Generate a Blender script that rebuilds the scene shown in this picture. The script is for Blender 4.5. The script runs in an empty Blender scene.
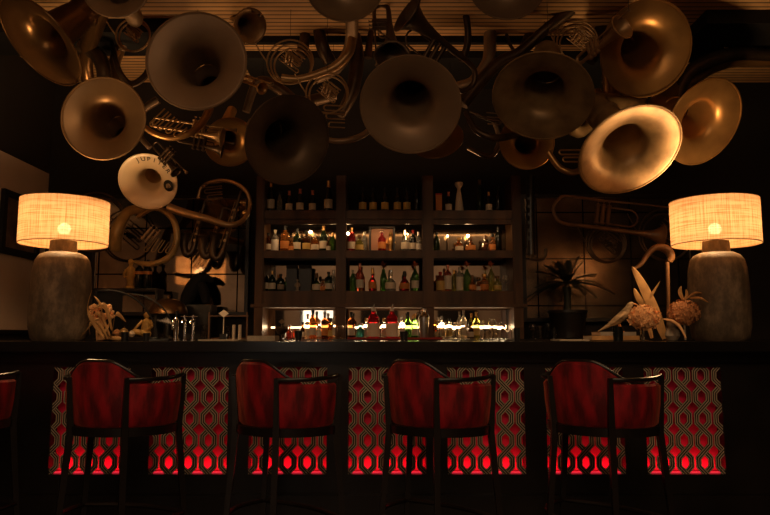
import bpy, bmesh, math, random
import numpy as np
from mathutils import Vector, Matrix
R_ = math.radians
rnd = random.Random(7)
# ------------------------------------------------------------------ camera
F = 690.0; PITCH = R_(6.5); EYE = Vector((0, 0, 1.15))
cd = bpy.data.cameras.new('camera'); cam = bpy.data.objects.new('camera', cd)
bpy.context.scene.collection.objects.link(cam); bpy.context.scene.camera = cam
cd.sensor_width = 36; cd.lens = 36 * F / 770; cd.clip_start = .05; cd.clip_end = 60
cam.location = EYE; cam.rotation_euler = (math.pi / 2 + PITCH, 0, 0)
FW = Vector((0, math.cos(PITCH), math.sin(PITCH))); UP = Vector((0, -math.sin(PITCH), math.cos(PITCH))); RT = Vector((1, 0, 0))
def P(px, py, Y):
    d = FW + RT * ((px - 385) / F) + UP * ((257.5 - py) / F)
    return EYE + d * (Y / d.y)
def proj(p):
    q = p - EYE; z = q.dot(FW)
    return 385 + F * q.dot(RT) / z, 257.5 - F * q.dot(UP) / z
# ------------------------------------------------------------------ world, light, exposure
sc = bpy.context.scene
w = bpy.data.worlds.new('world'); sc.world = w; w.use_nodes = True
w.node_tree.nodes['Background'].inputs[0].default_value = (.9, .55, .3, 1)
w.node_tree.nodes['Background'].inputs[1].default_value = .004
sc.view_settings.view_transform = 'Standard'; sc.view_settings.look = 'None'
sc.view_settings.gamma = 1; sc.view_settings.use_curve_mapping = False
sc.view_settings.exposure = 0.0
LAMP_W = 38.0            # bulb of each table lamp
def area(name, loc, rot, sx, sy, power, col):
    l = bpy.data.lights.new(name, 'AREA'); l.shape = 'RECTANGLE'; l.size = sx; l.size_y = sy
    l.energy = power; l.color = col
    o = bpy.data.objects.new(name, l); o.location = loc; o.rotation_euler = rot
    sc.collection.objects.link(o); return o
def spot(name, loc, tgt, power, cone, col):
    l = bpy.data.lights.new(name, 'SPOT'); l.energy = power; l.color = col; l.spot_size = R_(cone); l.spot_blend = .6; l.shadow_soft_size = .04
    o = bpy.data.objects.new(name, l); o.location = loc; o.rotation_euler = (Vector(tgt) - Vector(loc)).to_track_quat('-Z', 'Y').to_euler(); sc.collection.objects.link(o)
spot('bar_fill_left', (-1.2, 2.9, 3.3), (-1.38, 4.35, 1.2), 50, 26, (1, .62, .32))  # added spot without a fixture, lifts the left end of the bar
spot('bar_fill_right', (1.3, 2.9, 3.3), (1.42, 4.3, 1.2), 75, 24, (1, .62, .32))  # its pair, added to brighten the hydrangeas and the right bar end
area('front_fill', (0.2, -0.6, 3.3), (R_(14), 0, 0), 3.6, 1.2, 62, (1, .62, .34))  # unseen fill added behind the camera for the bells and stools
area('slat_fill', (-.55, 5.15, 2.5), (math.pi, 0, 0), 2.9, .05, 6.5, (1, .55, .25))  # added uplight with no known source, brightens the ceiling slats
area('rear_room_fill', (0.0, -2.6, 3.3), (0, 0, 0), 4.5, 2.0, 42, (1, .68, .42))  # fill added for the rear wall that the mirrors show
# ------------------------------------------------------------------ materials
def newmat(name):
    m = bpy.data.materials.new(name); m.use_nodes = True
    nt = m.node_tree; b = nt.nodes['Principled BSDF']; return m, nt, b
def mat(name, col, rough=.5, metal=0, var=0, scale=8, bump=0, bscale=60, col2=None, trans=0, ior=1.45, sheen=0, coat=0, emit=None, estr=0, stretch=(1, 1, 1), spec=None, lo=.35, hi=.65):
    m, nt, b = newmat(name)
    b.inputs['Base Color'].default_value = (*col, 1); b.inputs['Roughness'].default_value = rough
    b.inputs['Metallic'].default_value = metal; b.inputs['IOR'].default_value = ior
    if spec is not None: b.inputs['Specular IOR Level'].default_value = spec
    if trans: b.inputs['Transmission Weight'].default_value = trans
    if sheen:
        b.inputs['Sheen Weight'].default_value = sheen; b.inputs['Sheen Roughness'].default_value = .35
        b.inputs['Sheen Tint'].default_value = (1, .25, .12, 1)
    if coat: b.inputs['Coat Weight'].default_value = coat; b.inputs['Coat Roughness'].default_value = .15
    if emit: b.inputs['Emission Color'].default_value = (*emit, 1); b.inputs['Emission Strength'].default_value = estr
    if var or col2 or bump:
        tc = nt.nodes.new('ShaderNodeTexCoord'); mp = nt.nodes.new('ShaderNodeMapping')
        mp.inputs['Scale'].default_value = stretch; nt.links.new(tc.outputs['Object'], mp.inputs[0])
    if var or col2:
        n = nt.nodes.new('ShaderNodeTexNoise'); n.inputs['Scale'].default_value = scale; n.inputs['Detail'].default_value = 5
        r = nt.nodes.new('ShaderNodeValToRGB'); nt.links.new(mp.outputs[0], n.inputs['Vector'])
        nt.links.new(n.outputs['Fac'], r.inputs[0]); nt.links.new(r.outputs[0], b.inputs['Base Color'])
        c2 = col2 or tuple(c * (1 - var) for c in col)
        r.color_ramp.elements[0].position = lo; r.color_ramp.elements[1].position = hi
        r.color_ramp.elements[0].color = (*c2, 1); r.color_ramp.elements[1].color = (*col, 1)
    if bump:
        n2 = nt.nodes.new('ShaderNodeTexNoise'); n2.inputs['Scale'].default_value = bscale; n2.inputs['Detail'].default_value = 4
        bp = nt.nodes.new('ShaderNodeBump'); bp.inputs['Strength'].default_value = bump; bp.inputs['Distance'].default_value = .01
        nt.links.new(mp.outputs[0], n2.inputs['Vector']); nt.links.new(n2.outputs['Fac'], bp.inputs['Height']); nt.links.new(bp.outputs[0], b.inputs['Normal'])
    return m
M = {}
M['black'] = mat('black_lacquer', (.015, .011, .009), .32, var=.4, scale=4)
M['bar_top'] = mat('bar_top_black', (.012, .009, .007), .22, var=.3, scale=3)
M['matte_black'] = mat('matte_black', (.006, .005, .005), .8)
M['wall_black'] = mat('wall_black', (.014, .010, .008), .9, bump=.1)
M['beige_wall'] = mat('beige_plaster', (.55, .42, .32), .85, var=.12, scale=2, bump=.1, bscale=30)
M['wainscot'] = mat('dark_wainscot', (.015, .011, .009), .5)
M['floor'] = mat('dark_floor', (.018, .012, .010), .4, col2=(.010, .007, .006), scale=3)
M['cab_wood'] = mat('cabinet_wood', (.125, .056, .022), .42, col2=(.055, .025, .011), scale=9, stretch=(1, 1, .12), spec=.3)
M['stool_wood'] = mat('stool_wood', (.014, .010, .008), .28, var=.3, scale=10)
M['velvet'] = mat('red_velvet', (.33, .004, .010), .7, col2=(.09, .001, .003), scale=11, sheen=.7, stretch=(1.6, 1.6, .5), bump=.7, bscale=16, lo=.38, hi=.62)
M['brass'] = mat('old_brass', (.48, .29, .13), .38, .6, col2=(.33, .195, .09), scale=5, lo=.25, hi=.75)
M['gold_brass'] = mat('warm_brass', (.50, .265, .085), .36, .75, col2=(.34, .175, .06), scale=6, lo=.3, hi=.7)
M['pale_brass'] = mat('worn_pale_brass', (.36, .225, .10), .42, .45, col2=(.20, .12, .052), scale=7, bump=.12, bscale=9)
M['silver'] = mat('tarnished_silver', (.36, .235, .135), .45, .42, col2=(.26, .165, .095), scale=4, lo=.3, hi=.7)
M['dark_metal'] = mat('dark_tarnish', (.14, .09, .055), .42, .75, var=.5, scale=6)
M['dim_bell'] = mat('dull_bronze', (.15, .095, .055), .48, .6, var=.4, scale=5)
M['cream_bell'] = mat('cream_fibreglass', (.72, .54, .33), .35, 0, var=.12, scale=4, coat=.3)
M['yellow_tube'] = mat('ochre_tube', (.48, .29, .10), .35, .2, var=.4, scale=9)
M['chrome'] = mat('chrome', (.75, .70, .64), .16, 1)
M['steel'] = mat('brushed_steel', (.5, .46, .42), .35, 1)
M['glass'] = mat('clear_glass', (.95, .93, .88), .04, trans=1, ior=1.35)
M['paper'] = mat('cream_paper', (.72, .60, .44), .7)
M['white'] = mat('white_card', (.8, .72, .6), .6)
M['black_glass'] = mat('black_glass', (.006, .007, .005), .12)
M['gold_foil'] = mat('gold_foil', (.75, .42, .14), .3, .8)
M['pink_foil'] = mat('copper_foil', (.7, .25, .16), .35, .6)
M['orange_lab'] = mat('orange_label', (.62, .22, .05), .6)
M['red_lab'] = mat('red_label', (.5, .03, .02), .6)
M['yellow_lab'] = mat('yellow_label', (.62, .40, .11), .6)
M['black_plastic'] = mat('black_plastic', (.01, .009, .008), .4)
M['bulb'] = mat('lit_bulb', (1, .7, .4), .5, emit=(1, .62, .28), estr=34)
M['red_mat'] = mat('red_mat', (.35, .02, .012), .7)
M['wood'] = mat('warm_wood', (.20, .09, .032), .4, col2=(.11, .048, .018), scale=8, stretch=(1, 1, .2))
M['linen'] = mat('beige_cloth', (.55, .45, .32), .85, var=.2, scale=60)
M['straw'] = mat('dried_leaf', (.60, .33, .11), .75, col2=(.36, .18, .06), scale=12)
M['petal'] = mat('dried_petal', (.96, .52, .22), .85, var=.25, scale=40)
M['petal2'] = mat('rust_petal', (.70, .31, .12), .85, var=.35, scale=40)
M['orange_fl'] = mat('orange_flower', (.95, .26, .08), .8, var=.4, scale=60)
M['palm'] = mat('dark_palm', (.016, .020, .010), .6)
M['stone'] = mat('grey_stone', (.36, .29, .21), .8, var=.3, scale=20)
M['bronze_lid'] = mat('bronze_dome', (.20, .105, .04), .3, .8)
M['art_statue'] = mat('ochre_statuette', (.75, .42, .10), .5, var=.4, scale=20)
def glassm(n, c): M[n] = mat(n + '_glass', c, .06, trans=.85, ior=1.3)
glassm('amber', (.75, .26, .05)); glassm('green', (.18, .42, .08)); glassm('dkgreen', (.04, .08, .02)); glassm('rose', (.85, .22, .12))
glassm('ruby', (.65, .03, .03)); glassm('clear', (.92, .86, .74)); glassm('olive', (.55, .50, .10)); glassm('teal', (.12, .5, .42)); glassm('brown', (.22, .07, .02))
M['campari'] = mat('red_liqueur', (.40, .010, .014), .08, trans=.35, ior=1.3)
# linen lampshade: cloth lets the bulb's light through
def shade_mat():
    m, nt, b = newmat('linen_lampshade'); out = nt.nodes['Material Output']
    tc = nt.nodes.new('ShaderNodeTexCoord')
    cols = []
    for st in ((3, 3, 90), (110, 110, 3)):
        mp = nt.nodes.new('ShaderNodeMapping'); mp.inputs['Scale'].default_value = st
        n = nt.nodes.new('ShaderNodeTexNoise'); n.inputs['Scale'].default_value = 1.6; n.inputs['Detail'].default_value = 3
        nt.links.new(tc.outputs['Object'], mp.inputs[0]); nt.links.new(mp.outputs[0], n.inputs['Vector']); cols.append(n)
    mx = nt.nodes.new('ShaderNodeMath'); mx.operation = 'MULTIPLY'
    nt.links.new(cols[0].outputs['Fac'], mx.inputs[0]); nt.links.new(cols[1].outputs['Fac'], mx.inputs[1])
    r = nt.nodes.new('ShaderNodeValToRGB'); r.color_ramp.elements[0].position = .12; r.color_ramp.elements[1].position = .30
    r.color_ramp.elements[0].color = (.36, .22, .10, 1); r.color_ramp.elements[1].color = (.66, .485, .34, 1)
    nt.links.new(mx.outputs[0], r.inputs[0])
    d = nt.nodes.new('ShaderNodeBsdfDiffuse'); t = nt.nodes.new('ShaderNodeBsdfTranslucent'); mi = nt.nodes.new('ShaderNodeMixShader')
    mi.inputs[0].default_value = .58
    nt.links.new(r.outputs[0], d.inputs[0]); nt.links.new(r.outputs[0], t.inputs[0])
    nt.links.new(d.outputs[0], mi.inputs[1]); nt.links.new(t.outputs[0], mi.inputs[2]); 
    g_ = nt.nodes.new('ShaderNodeMixRGB'); g_.blend_type = 'MULTIPLY'; g_.inputs[0].default_value = 1; g_.inputs[2].default_value = (.75, .66, .52, 1); nt.links.new(r.outputs[0], g_.inputs[1]); nt.links.new(g_.outputs[0], d.inputs[0])
    tr = nt.nodes.new('ShaderNodeBsdfTransparent'); m2 = nt.nodes.new('ShaderNodeMixShader'); m2.inputs[0].default_value = .16
    nt.links.new(mi.outputs[0], m2.inputs[1]); nt.links.new(tr.outputs[0], m2.inputs[2]); nt.links.new(m2.outputs[0], out.inputs['Surface'])
    return m
M['shade'] = shade_mat()
def concrete_mat():
    m, nt, b = newmat('weathered_ceramic'); tc = nt.nodes.new('ShaderNodeTexCoord')
    n = nt.nodes.new('ShaderNodeTexNoise'); n.inputs['Scale'].default_value = 9; n.inputs['Detail'].default_value = 9; n.inputs['Roughness'].default_value = .7
    mp = nt.nodes.new('ShaderNodeMapping'); mp.inputs['Scale'].default_value = (1, 1, .55)
    nt.links.new(tc.outputs['Object'], mp.inputs[0]); nt.links.new(mp.outputs[0], n.inputs['Vector'])
    r = nt.nodes.new('ShaderNodeValToRGB'); e = r.color_ramp.elements
    e[0].position = .30; e[0].color = (.05, .034, .021, 1); e[1].position = .72; e[1].color = (.40, .28, .165, 1)
    x = e.new(.5); x.color = (.15, .105, .062, 1)
    nt.links.new(n.outputs['Fac'], r.inputs[0]); nt.links.new(r.outputs[0], b.inputs['Base Color']); b.inputs['Roughness'].default_value = .7
    bp = nt.nodes.new('ShaderNodeBump'); bp.inputs['Strength'].default_value = .5; bp.inputs['Distance'].default_value = .01
    nt.links.new(n.outputs['Fac'], bp.inputs['Height']); nt.links.new(bp.outputs[0], b.inputs['Normal'])
    return m
M['concrete'] = concrete_mat()
def mirror_mat(name, tx, tz, ox, oz, tint=(.36, .30, .24), foxing=.35, rough=.05):
    """antique mirror tiles: dark joints, foxed silvering"""
    m, nt, b = newmat(name); L = nt.links.new
    b.inputs['Metallic'].default_value = 1; b.inputs['Roughness'].default_value = rough
    tc = nt.nodes.new('ShaderNodeTexCoord'); sp = nt.nodes.new('ShaderNodeSeparateXYZ'); L(tc.outputs['Object'], sp.inputs[0])
    n = nt.nodes.new('ShaderNodeTexNoise'); n.inputs['Scale'].default_value = 4; n.inputs['Detail'].default_value = 6; L(tc.outputs['Object'], n.inputs['Vector'])
    r = nt.nodes.new('ShaderNodeValToRGB'); r.color_ramp.elements[0].position = .35; r.color_ramp.elements[1].position = .6
    r.color_ramp.elements[0].color = (*[c * (1 - foxing) for c in tint], 1); r.color_ramp.elements[1].color = (*tint, 1); L(n.outputs['Fac'], r.inputs[0])
    prev = None
    if tx:
        for ax, t, o in ((0, tx, ox), (2, tz, oz)):
            a = nt.nodes.new('ShaderNodeMath'); a.operation = 'SUBTRACT'; L(sp.outputs[ax], a.inputs[0]); a.inputs[1].default_value = o
            k = nt.nodes.new('ShaderNodeMath'); k.operation = 'PINGPONG'; L(a.outputs[0], k.inputs[0]); k.inputs[1].default_value = t / 2
            g = nt.nodes.new('ShaderNodeMath'); g.operation = 'GREATER_THAN'; L(k.outputs[0], g.inputs[0]); g.inputs[1].default_value = .006
            if prev is None: prev = g
            else:
                mn = nt.nodes.new('ShaderNodeMath'); mn.operation = 'MINIMUM'; L(prev.outputs[0], mn.inputs[0]); L(g.outputs[0], mn.inputs[1]); prev = mn
        mx = nt.nodes.new('ShaderNodeMixRGB'); L(prev.outputs[0], mx.inputs[0]); mx.inputs[1].default_value = (.01, .008, .006, 1); L(r.outputs[0], mx.inputs[2])
        L(mx.outputs[0], b.inputs['Base Color'])
    else: L(r.outputs[0], b.inputs['Base Color'])
    return m
def slat_mat():
    m, nt, b = newmat('bamboo_slats'); L = nt.links.new
    tc = nt.nodes.new('ShaderNodeTexCoord'); sp = nt.nodes.new('ShaderNodeSeparateXYZ'); L(tc.outputs['Object'], sp.inputs[0])
    k = nt.nodes.new('ShaderNodeMath'); k.operation = 'PINGPONG'; L(sp.outputs[1], k.inputs[0]); k.inputs[1].default_value = .03
    r = nt.nodes.new('ShaderNodeValToRGB'); e = r.color_ramp.elements; e[0].position = .003; e[0].color = (.02, .01, .005, 1); e[1].position = .010; e[1].color = (.80, .46, .20, 1)
    L(k.outputs[0], r.inputs[0]); 
    n = nt.nodes.new('ShaderNodeTexNoise'); n.inputs['Scale'].default_value = 5; L(tc.outputs['Object'], n.inputs['Vector'])
    mx = nt.nodes.new('ShaderNodeMixRGB'); mx.blend_type = 'MULTIPLY'; mx.inputs[0].default_value = .35; L(r.outputs[0], mx.inputs[1]); L(n.outputs['Fac'], mx.inputs[2])
    L(mx.outputs[0], b.inputs['Base Color']); b.inputs['Roughness'].default_value = .55
    return m
M['slats'] = slat_mat()
# ------------------------------------------------------------------ mesh helpers
def link(o): sc.collection.objects.link(o); return o
def obj(name, bm, m, parent=None, smooth=True, loc=None):
    """link a bmesh as one object; world-space verts are moved under the parent's origin"""
    me = bpy.data.meshes.new(name); 
    off = Vector(loc) if loc is not None else (Vector(parent['o']) if parent is not None and 'o' in parent else None)
    if off is not None: bmesh.ops.translate(bm, verts=bm.verts, vec=-off)
    bmesh.ops.recalc_face_normals(bm, faces=bm.faces)
    bm.to_mesh(me); bm.free()
    if smooth:
        for p in me.polygons: p.use_smooth = True
        try: me.set_sharp_from_angle(angle=R_(40))
        except Exception: pass
    me.materials.append(M[m] if isinstance(m, str) else m)
    o = bpy.data.objects.new(name, me); link(o)
    if parent is not None: 
        o.parent = parent
        if 'o' in parent and loc is not None: o.location = Vector(loc) - Vector(parent['o'])
        if loc is not None or 'o' in parent: o['o'] = list(loc if loc is not None else parent['o'])
    elif loc is not None: o.location = loc; o['o'] = list(loc)
    return o
def tag(o, label, cat, group=None):
    o['label'] = label; o['category'] = cat
    if group: o['group'] = group
    return o
def thing(name, label, cat, loc=(0, 0, 0), group=None):
    o = bpy.data.objects.new(name, None); o.empty_display_size = .05; link(o); o.location = loc; o['o'] = list(loc)
    return tag(o, label, cat, group)
def struct(name, bm, m, smooth=False):
    o = obj(name, bm, m, None, smooth); o['kind'] = 'structure'; return o
def B(): return bmesh.new()
def box(bm, x0, x1, y0, y1, z0, z1, bev=0):
    vs = [bm.verts.new(c) for c in ((x0, y0, z0), (x1, y0, z0), (x1, y1, z0), (x0, y1, z0), (x0, y0, z1), (x1, y0, z1), (x1, y1, z1), (x0, y1, z1))]
    fs = [bm.faces.new([vs[i] for i in f]) for f in ((0, 3, 2, 1), (4, 5, 6, 7), (0, 1, 5, 4), (1, 2, 6, 5), (2, 3, 7, 6), (3, 0, 4, 7))]
    if bev: bmesh.ops.bevel(bm, geom=list({e for f in fs for e in f.edges}), offset=bev, segments=2, affect='EDGES')
    return bm
def frame_of(n):
    n = Vector(n).normalized(); a = Vector((0, 0, 1)) if abs(n.z) < .95 else Vector((1, 0, 0))
    u = a.cross(n).normalized(); v = n.cross(u); return u, v, n
def lathe(bm, prof, c=(0, 0, 0), n=(0, 0, 1), seg=24, cap0=False, cap1=False):
    u, v, n = frame_of(n); c = Vector(c); rings = []
    for r, h in prof:
        rings.append([bm.verts.new(c + n * h + (u * math.cos(2 * math.pi * k / seg) + v * math.sin(2 * math.pi * k / seg)) * max(r, 1e-4)) for k in range(seg)])
    for a, b in zip(rings, rings[1:]):
        for k in range(seg): bm.faces.new((a[k], a[(k + 1) % seg], b[(k + 1) % seg], b[k]))
    if cap0: bm.faces.new(rings[0])
    if cap1: bm.faces.new(rings[-1])
    return bm
def cr(pts, n=6, closed=False):
    P_ = [Vector(p) for p in pts]; out = []
    N = len(P_)
    rng = range(N) if closed else range(N - 1)
    for i in rng:
        if closed: a, b, c, d = P_[i - 1], P_[i], P_[(i + 1) % N], P_[(i + 2) % N]
        else: a, b, c, d = P_[max(i - 1, 0)], P_[i], P_[i + 1], P_[min(i + 2, N - 1)]
        for k in range(n):
            t = k / n; t2, t3 = t * t, t * t * t
            out.append(.5 * ((2 * b) + (-a + c) * t + (2 * a - 5 * b + 4 * c - d) * t2 + (-a + 3 * b - 3 * c + d) * t3))
    if not closed: out.append(P_[-1])
    return out
def tube(bm, pts, rad, seg=10, smooth=6, closed=False, caps=True, flat=1.0):
    """rad: number or list of radii at the control points"""
    n0 = len(pts)
    if smooth: path = cr(pts, smooth, closed)
    else: path = [Vector(p) for p in pts]; smooth = 1
    if not isinstance(rad, (int, float)):
        rr = []
        for i in range(len(path)):
            f = i / smooth; j = int(f); t = f - j
            a = rad[j % n0]; b = rad[(j + 1) % n0] if closed else rad[min(j + 1, n0 - 1)]
            rr.append(a + (b - a) * t)
    else: rr = [rad] * len(path)
    rings = []; T0 = (path[1] - path[0]).normalized(); u, v, _ = frame_of(T0); N = len(path)
    for i, p in enumerate(path):
        if closed: T = (path[(i + 1) % N] - path[i - 1]).normalized()
        else: T = (path[min(i + 1, N - 1)] - path[max(i - 1, 0)])
        if T.length < 1e-9: T = T0
        T.normalize()
        u = (u - T * u.dot(T)); u.normalize(); v = T.cross(u)
        rings.append([bm.verts.new(p + (u * math.cos(2 * math.pi * k / seg) + v * math.sin(2 * math.pi * k / seg) * flat) * rr[i]) for k in range(seg)])
    pr = list(zip(rings, rings[1:]))
    for a, b in pr:
        for k in range(seg): bm.faces.new((a[k], a[(k + 1) % seg], b[(k + 1) % seg], b[k]))
    if closed:
        a, b = rings[-1], rings[0]
        best = min(range(seg), key=lambda s: sum((a[k].co - b[(k + s) % seg].co).length for k in range(seg)))
        for k in range(seg): bm.faces.new((a[k], a[(k + 1) % seg], b[(k + 1 + best) % seg], b[(k + best) % seg]))
    elif caps: bm.faces.new(rings[0]); bm.faces.new(rings[-1])
    return bm
def arc(c, u, v, r, a0, a1, n=8):
    c = Vector(c); u = Vector(u); v = Vector(v)
    return [c + (u * math.cos(R_(a0 + (a1 - a0) * k / n)) + v * math.sin(R_(a0 + (a1 - a0) * k / n))) * r for k in range(n + 1)]
def ball(bm, c, r, sub=2, sc_=(1, 1, 1)):
    m = Matrix.Translation(Vector(c)) @ Matrix.Diagonal((*[r * s for s in sc_], 1))
    bmesh.ops.create_icosphere(bm, subdivisions=sub, radius=1, matrix=m); return bm
def copy_tree(o, parent=None):
    c = o.copy(); sc.collection.objects.link(c)
    if parent is not None: c.parent = parent
    for ch in [x for x in bpy.data.objects if x.parent == o]: copy_tree(ch, c)
    return c
KIDS = {}
def copy_thing(root, loc, label, group, rz=0.0, s=1.0):
    """copies a thing and each part (and sub-part)"""
    r = root.copy(); sc.collection.objects.link(r); r.location = loc; r.rotation_euler = (0, 0, rz); r.scale = (s, s, s)
    r['label'] = label
    if group: r['group'] = group
    for ch in list(root.children):
        c = ch.copy(); sc.collection.objects.link(c); c.parent = r
        for g in list(ch.children):
            d = g.copy(); sc.collection.objects.link(d); d.parent = c
    return r
ORD = ['first', 'second', 'third', 'fourth', 'fifth', 'sixth', 'seventh', 'eighth', 'ninth', 'tenth', 'eleventh', 'twelfth', 'thirteenth', 'fourteenth', 'fifteenth', 'sixteenth', 'seventeenth', 'eighteenth']
# ------------------------------------------------------------------ the room
XL, XR, YB, YF, H = -2.98, 3.6, 6.0, -4.0, 3.42
Z_WT = 2.58
struct('floor', box(B(), XL - .1, XR + .1, YF - .1, YB + .1, -.08, 0), 'floor')
struct('ceiling', box(B(), XL - .1, XR + .1, YF - .1, YB + .1, H, H + .08), 'slats')
struct('wall_back', box(B(), XL - .1, XR + .1, YB, YB + .1, 0, H), 'wall_black')
struct('wall_left', box(B(), XL - .1, XL, YF, YB, 1.2, Z_WT), 'beige_wall')
struct('wall_left_lower', box(B(), XL - .1, XL, YF, YB, 0, 1.2), 'wainscot')
struct('wall_left_upper', box(B(), XL - .1, XL, YF, YB, Z_WT, H), 'wall_black')
struct('wall_right', box(B(), XR, XR + .1, YF, YB, 0, H), 'wall_black')
struct('baseboard_left', box(B(), XL, XL + .02, YF, YB, 0, .12), 'black')
struct('trim_1', box(B(), XL, XL + .025, YF, YB, 1.17, 1.2), 'black')
struct('wall_front', box(B(), XL - .1, XR + .1, YF - .1, YF, 0, H), 'beige_wall')
# rear room windows (seen only in the mirrors): daylight panes in dark frames
M['daylight'] = mat('daylight_pane', (.8, .8, .8), .5, emit=(1, .90, .74), estr=3.2)
def rear_window(k, x0, x1, z0, z1, cols):
    f = B(); t = .05
    box(f, x0 - t, x1 + t, YF + .0, YF + .06, z0 - t, z0); box(f, x0 - t, x1 + t, YF, YF + .06, z1, z1 + t)
    for i in range(cols + 1):
        x = x0 + (x1 - x0) * i / cols; box(f, x - t / 2, x + t / 2, YF, YF + .06, z0, z1)
    o = struct('window_%d' % k, f, 'black')
    g = obj('pane', box(B(), x0, x1, YF + .01, YF + .02, z0, z1), 'daylight', o, False)
YV = 2 * 5.93 - YF     # where the mirrors show that wall
def mx(px): return (px - 385) / F * YV
rear_window(1, mx(303), mx(337), 1.15, 1.15 + (336 - 309) / F * YV, 3)
rear_window(2, mx(226), mx(232), 2.1, 3.15, 1)
rear_window(3, mx(238.5), mx(243.5), 2.1, 3.05, 1)
# dark joinery on the rear wall, seen in the mirrors
for k, (x0, x1, z0, z1) in enumerate([(-3.0 + .2, -2.3, 0, 2.4), (1.2, 2.1, 0, 2.5), (-.55, .3, 0, 2.1)]):
    struct('door_%d' % (k + 1), box(B(), x0, x1, YF, YF + .05, z0, z1), 'wainscot')
# ceiling beams
for k, (x0, x1, y, wd, dz) in enumerate([(XL, XR, 5.05, .05, .05), (XL, XR, 3.7, .09, .10), (XL, -1.25, 4.95, .42, .10)]):
    struct('beam_%d' % (k + 1), box(B(), x0, x1, y - wd / 2, y + wd / 2, H - dz, H), 'matte_black')
struct('beam_4', box(B(), XR - 1.35, XR, 4.6, 5.3, H - .10, H - .001), 'matte_black')
struct('beam_5', box(B(), -1.15, 1.9, 5.3, 5.99, H - .06, H - .001), 'matte_black')
# ------------------------------------------------------------------ the bar
BF, BT = 4.05, 1.12           # front face, top height
bar_x0, bar_x1 = XL + .005, 2.75
PW, PITCHX = .447, .5705
PZ0 = P(385, 474.5, BF).z; PH = P(385, 367, BF).z - PZ0
bm = B()
xs = [.012 - 3 * PITCHX + PITCHX * k for k in range(7)]
edges = [bar_x0] + [v for x in xs for v in (x - PW / 2, x + PW / 2)] + [bar_x1]
for i in range(0, len(edges), 2): box(bm, edges[i], edges[i + 1], BF, BF + .10, 0, 1.06)
for x in xs:
    box(bm, x - PW / 2, x + PW / 2, BF, BF + .10, 0, PZ0); box(bm, x - PW / 2, x + PW / 2, BF, BF + .10, PZ0 + PH, 1.06)
box(bm, bar_x0, bar_x1, BF + .10, BF + .14, 0, 1.06)       # back board of the recesses
box(bm, bar_x1 - .05, bar_x1, BF + .14, 4.66, 0, 1.06)
box(bm, bar_x0, bar_x1, 4.60, 4.66, 0, 1.06)
bar = thing('bar_counter', 'long black bar counter with seven red backlit patterned panels', 'bar counter', (0, BF, 0))
body = obj('body', bm, 'black', bar, False)
obj('countertop', box(B(), bar_x0, bar_x1, 3.88, 4.72, 1.062, BT, .006), 'bar_top', bar, False)
obj('plinth', box(B(), bar_x0, bar_x1, BF - .05, BF - .001, 0, .26), 'black', bar, False)
obj('apron_rail', box(B(), bar_x0, bar_x1, BF - .035, BF - .001, 1.0, 1.058, .004), 'black', bar, False)
M['panel_red'] = mat('red_backing', (.9, .028, .11), .5)
M['band_dark'] = mat('pattern_band', (.014, .010, .007), .5)
M['band_line'] = mat('pattern_line', (.60, .46, .31), .55, var=.25, scale=10)
M['led_red'] = mat('red_led', (1, .1, .1), .5, emit=(1, .03, .06), estr=.6)
def clip_ribbon(bm, pts, off, hw, y0, y1, x0, x1, z0, z1):
    """a flat ribbon along a zigzag of vertical and diagonal runs, offset sideways, in the xz plane"""
    n = len(pts); L_, Rr = [], []
    for i, p in enumerate(pts):
        d1 = (pts[i] - pts[i - 1]).normalized() if i else (pts[1] - pts[0]).normalized()
        d2 = (pts[i + 1] - pts[i]).normalized() if i < n - 1 else d1
        n1 = Vector((d1.y, -d1.x)); n2 = Vector((d2.y, -d2.x)); mt = (n1 + n2).normalized(); k = 1 / max(.3, mt.dot(n1))
        L_.append(p + mt * k * (off - hw)); Rr.append(p + mt * k * (off + hw))
    for i in range(n - 1):
        q = [L_[i], L_[i + 1], Rr[i + 1], Rr[i]]
        for (ax, lim, sg) in ((0, x0, 1), (0, x1, -1), (1, z0, 1), (1, z1, -1)):
            o_ = []
            for j in range(len(q)):
                a, b = q[j], q[(j + 1) % len(q)]; da, db = (a[ax] - lim) * sg, (b[ax] - lim) * sg
                if da >= 0: o_.append(a)
                if (da >= 0) != (db >= 0): o_.append(a + (b - a) * (da / (da - db)))
            q = o_
            if len(q) < 3: break
        if len(q) < 3: continue
        f = [bm.verts.new((p.x, y0, p.y)) for p in q]; bk = [bm.verts.new((p.x, y1, p.y)) for p in q]
        bm.faces.new(f); bm.faces.new(bk[::-1])
        for j in range(len(q)): bm.faces.new((f[j], bk[j], bk[(j + 1) % len(q)], f[(j + 1) % len(q)]))
def pattern(x, dark, light):
    px, pz, a = PW / 4, PH / 4.93, .0365
    x0, x1, z0, z1 = x - PW / 2, x + PW / 2, PZ0, PZ0 + PH
    for c in range(-1, 6):
        cx = x - PW / 2 + px * (c + .0)
        for s in (1, -1):
            pts = [Vector((cx + s * a, z0 - pz))]; z = z0 + pz * .02 + .008; side = s
            z = z0 - pz * .5 + .0
            for row in range(7):
                zc = z0 + pz * (row - .5) + .004
                pts.append(Vector((cx + side * a, zc + pz * .19))); pts.append(Vector((cx - side * a, zc + pz * .81))); side = -side
            pts = [p for p in pts]
            y = BF + .012 if s > 0 else BF + .017
            clip_ribbon(dark, pts, 0, .0160, y, y + .003, x0, x1, z0, z1)
            for o_ in (-.0122, 0, .0122):
                clip_ribbon(light, pts, o_, .0026, y - .0012, y - .0001, x0, x1, z0, z1)
PANEL0 = None
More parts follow.
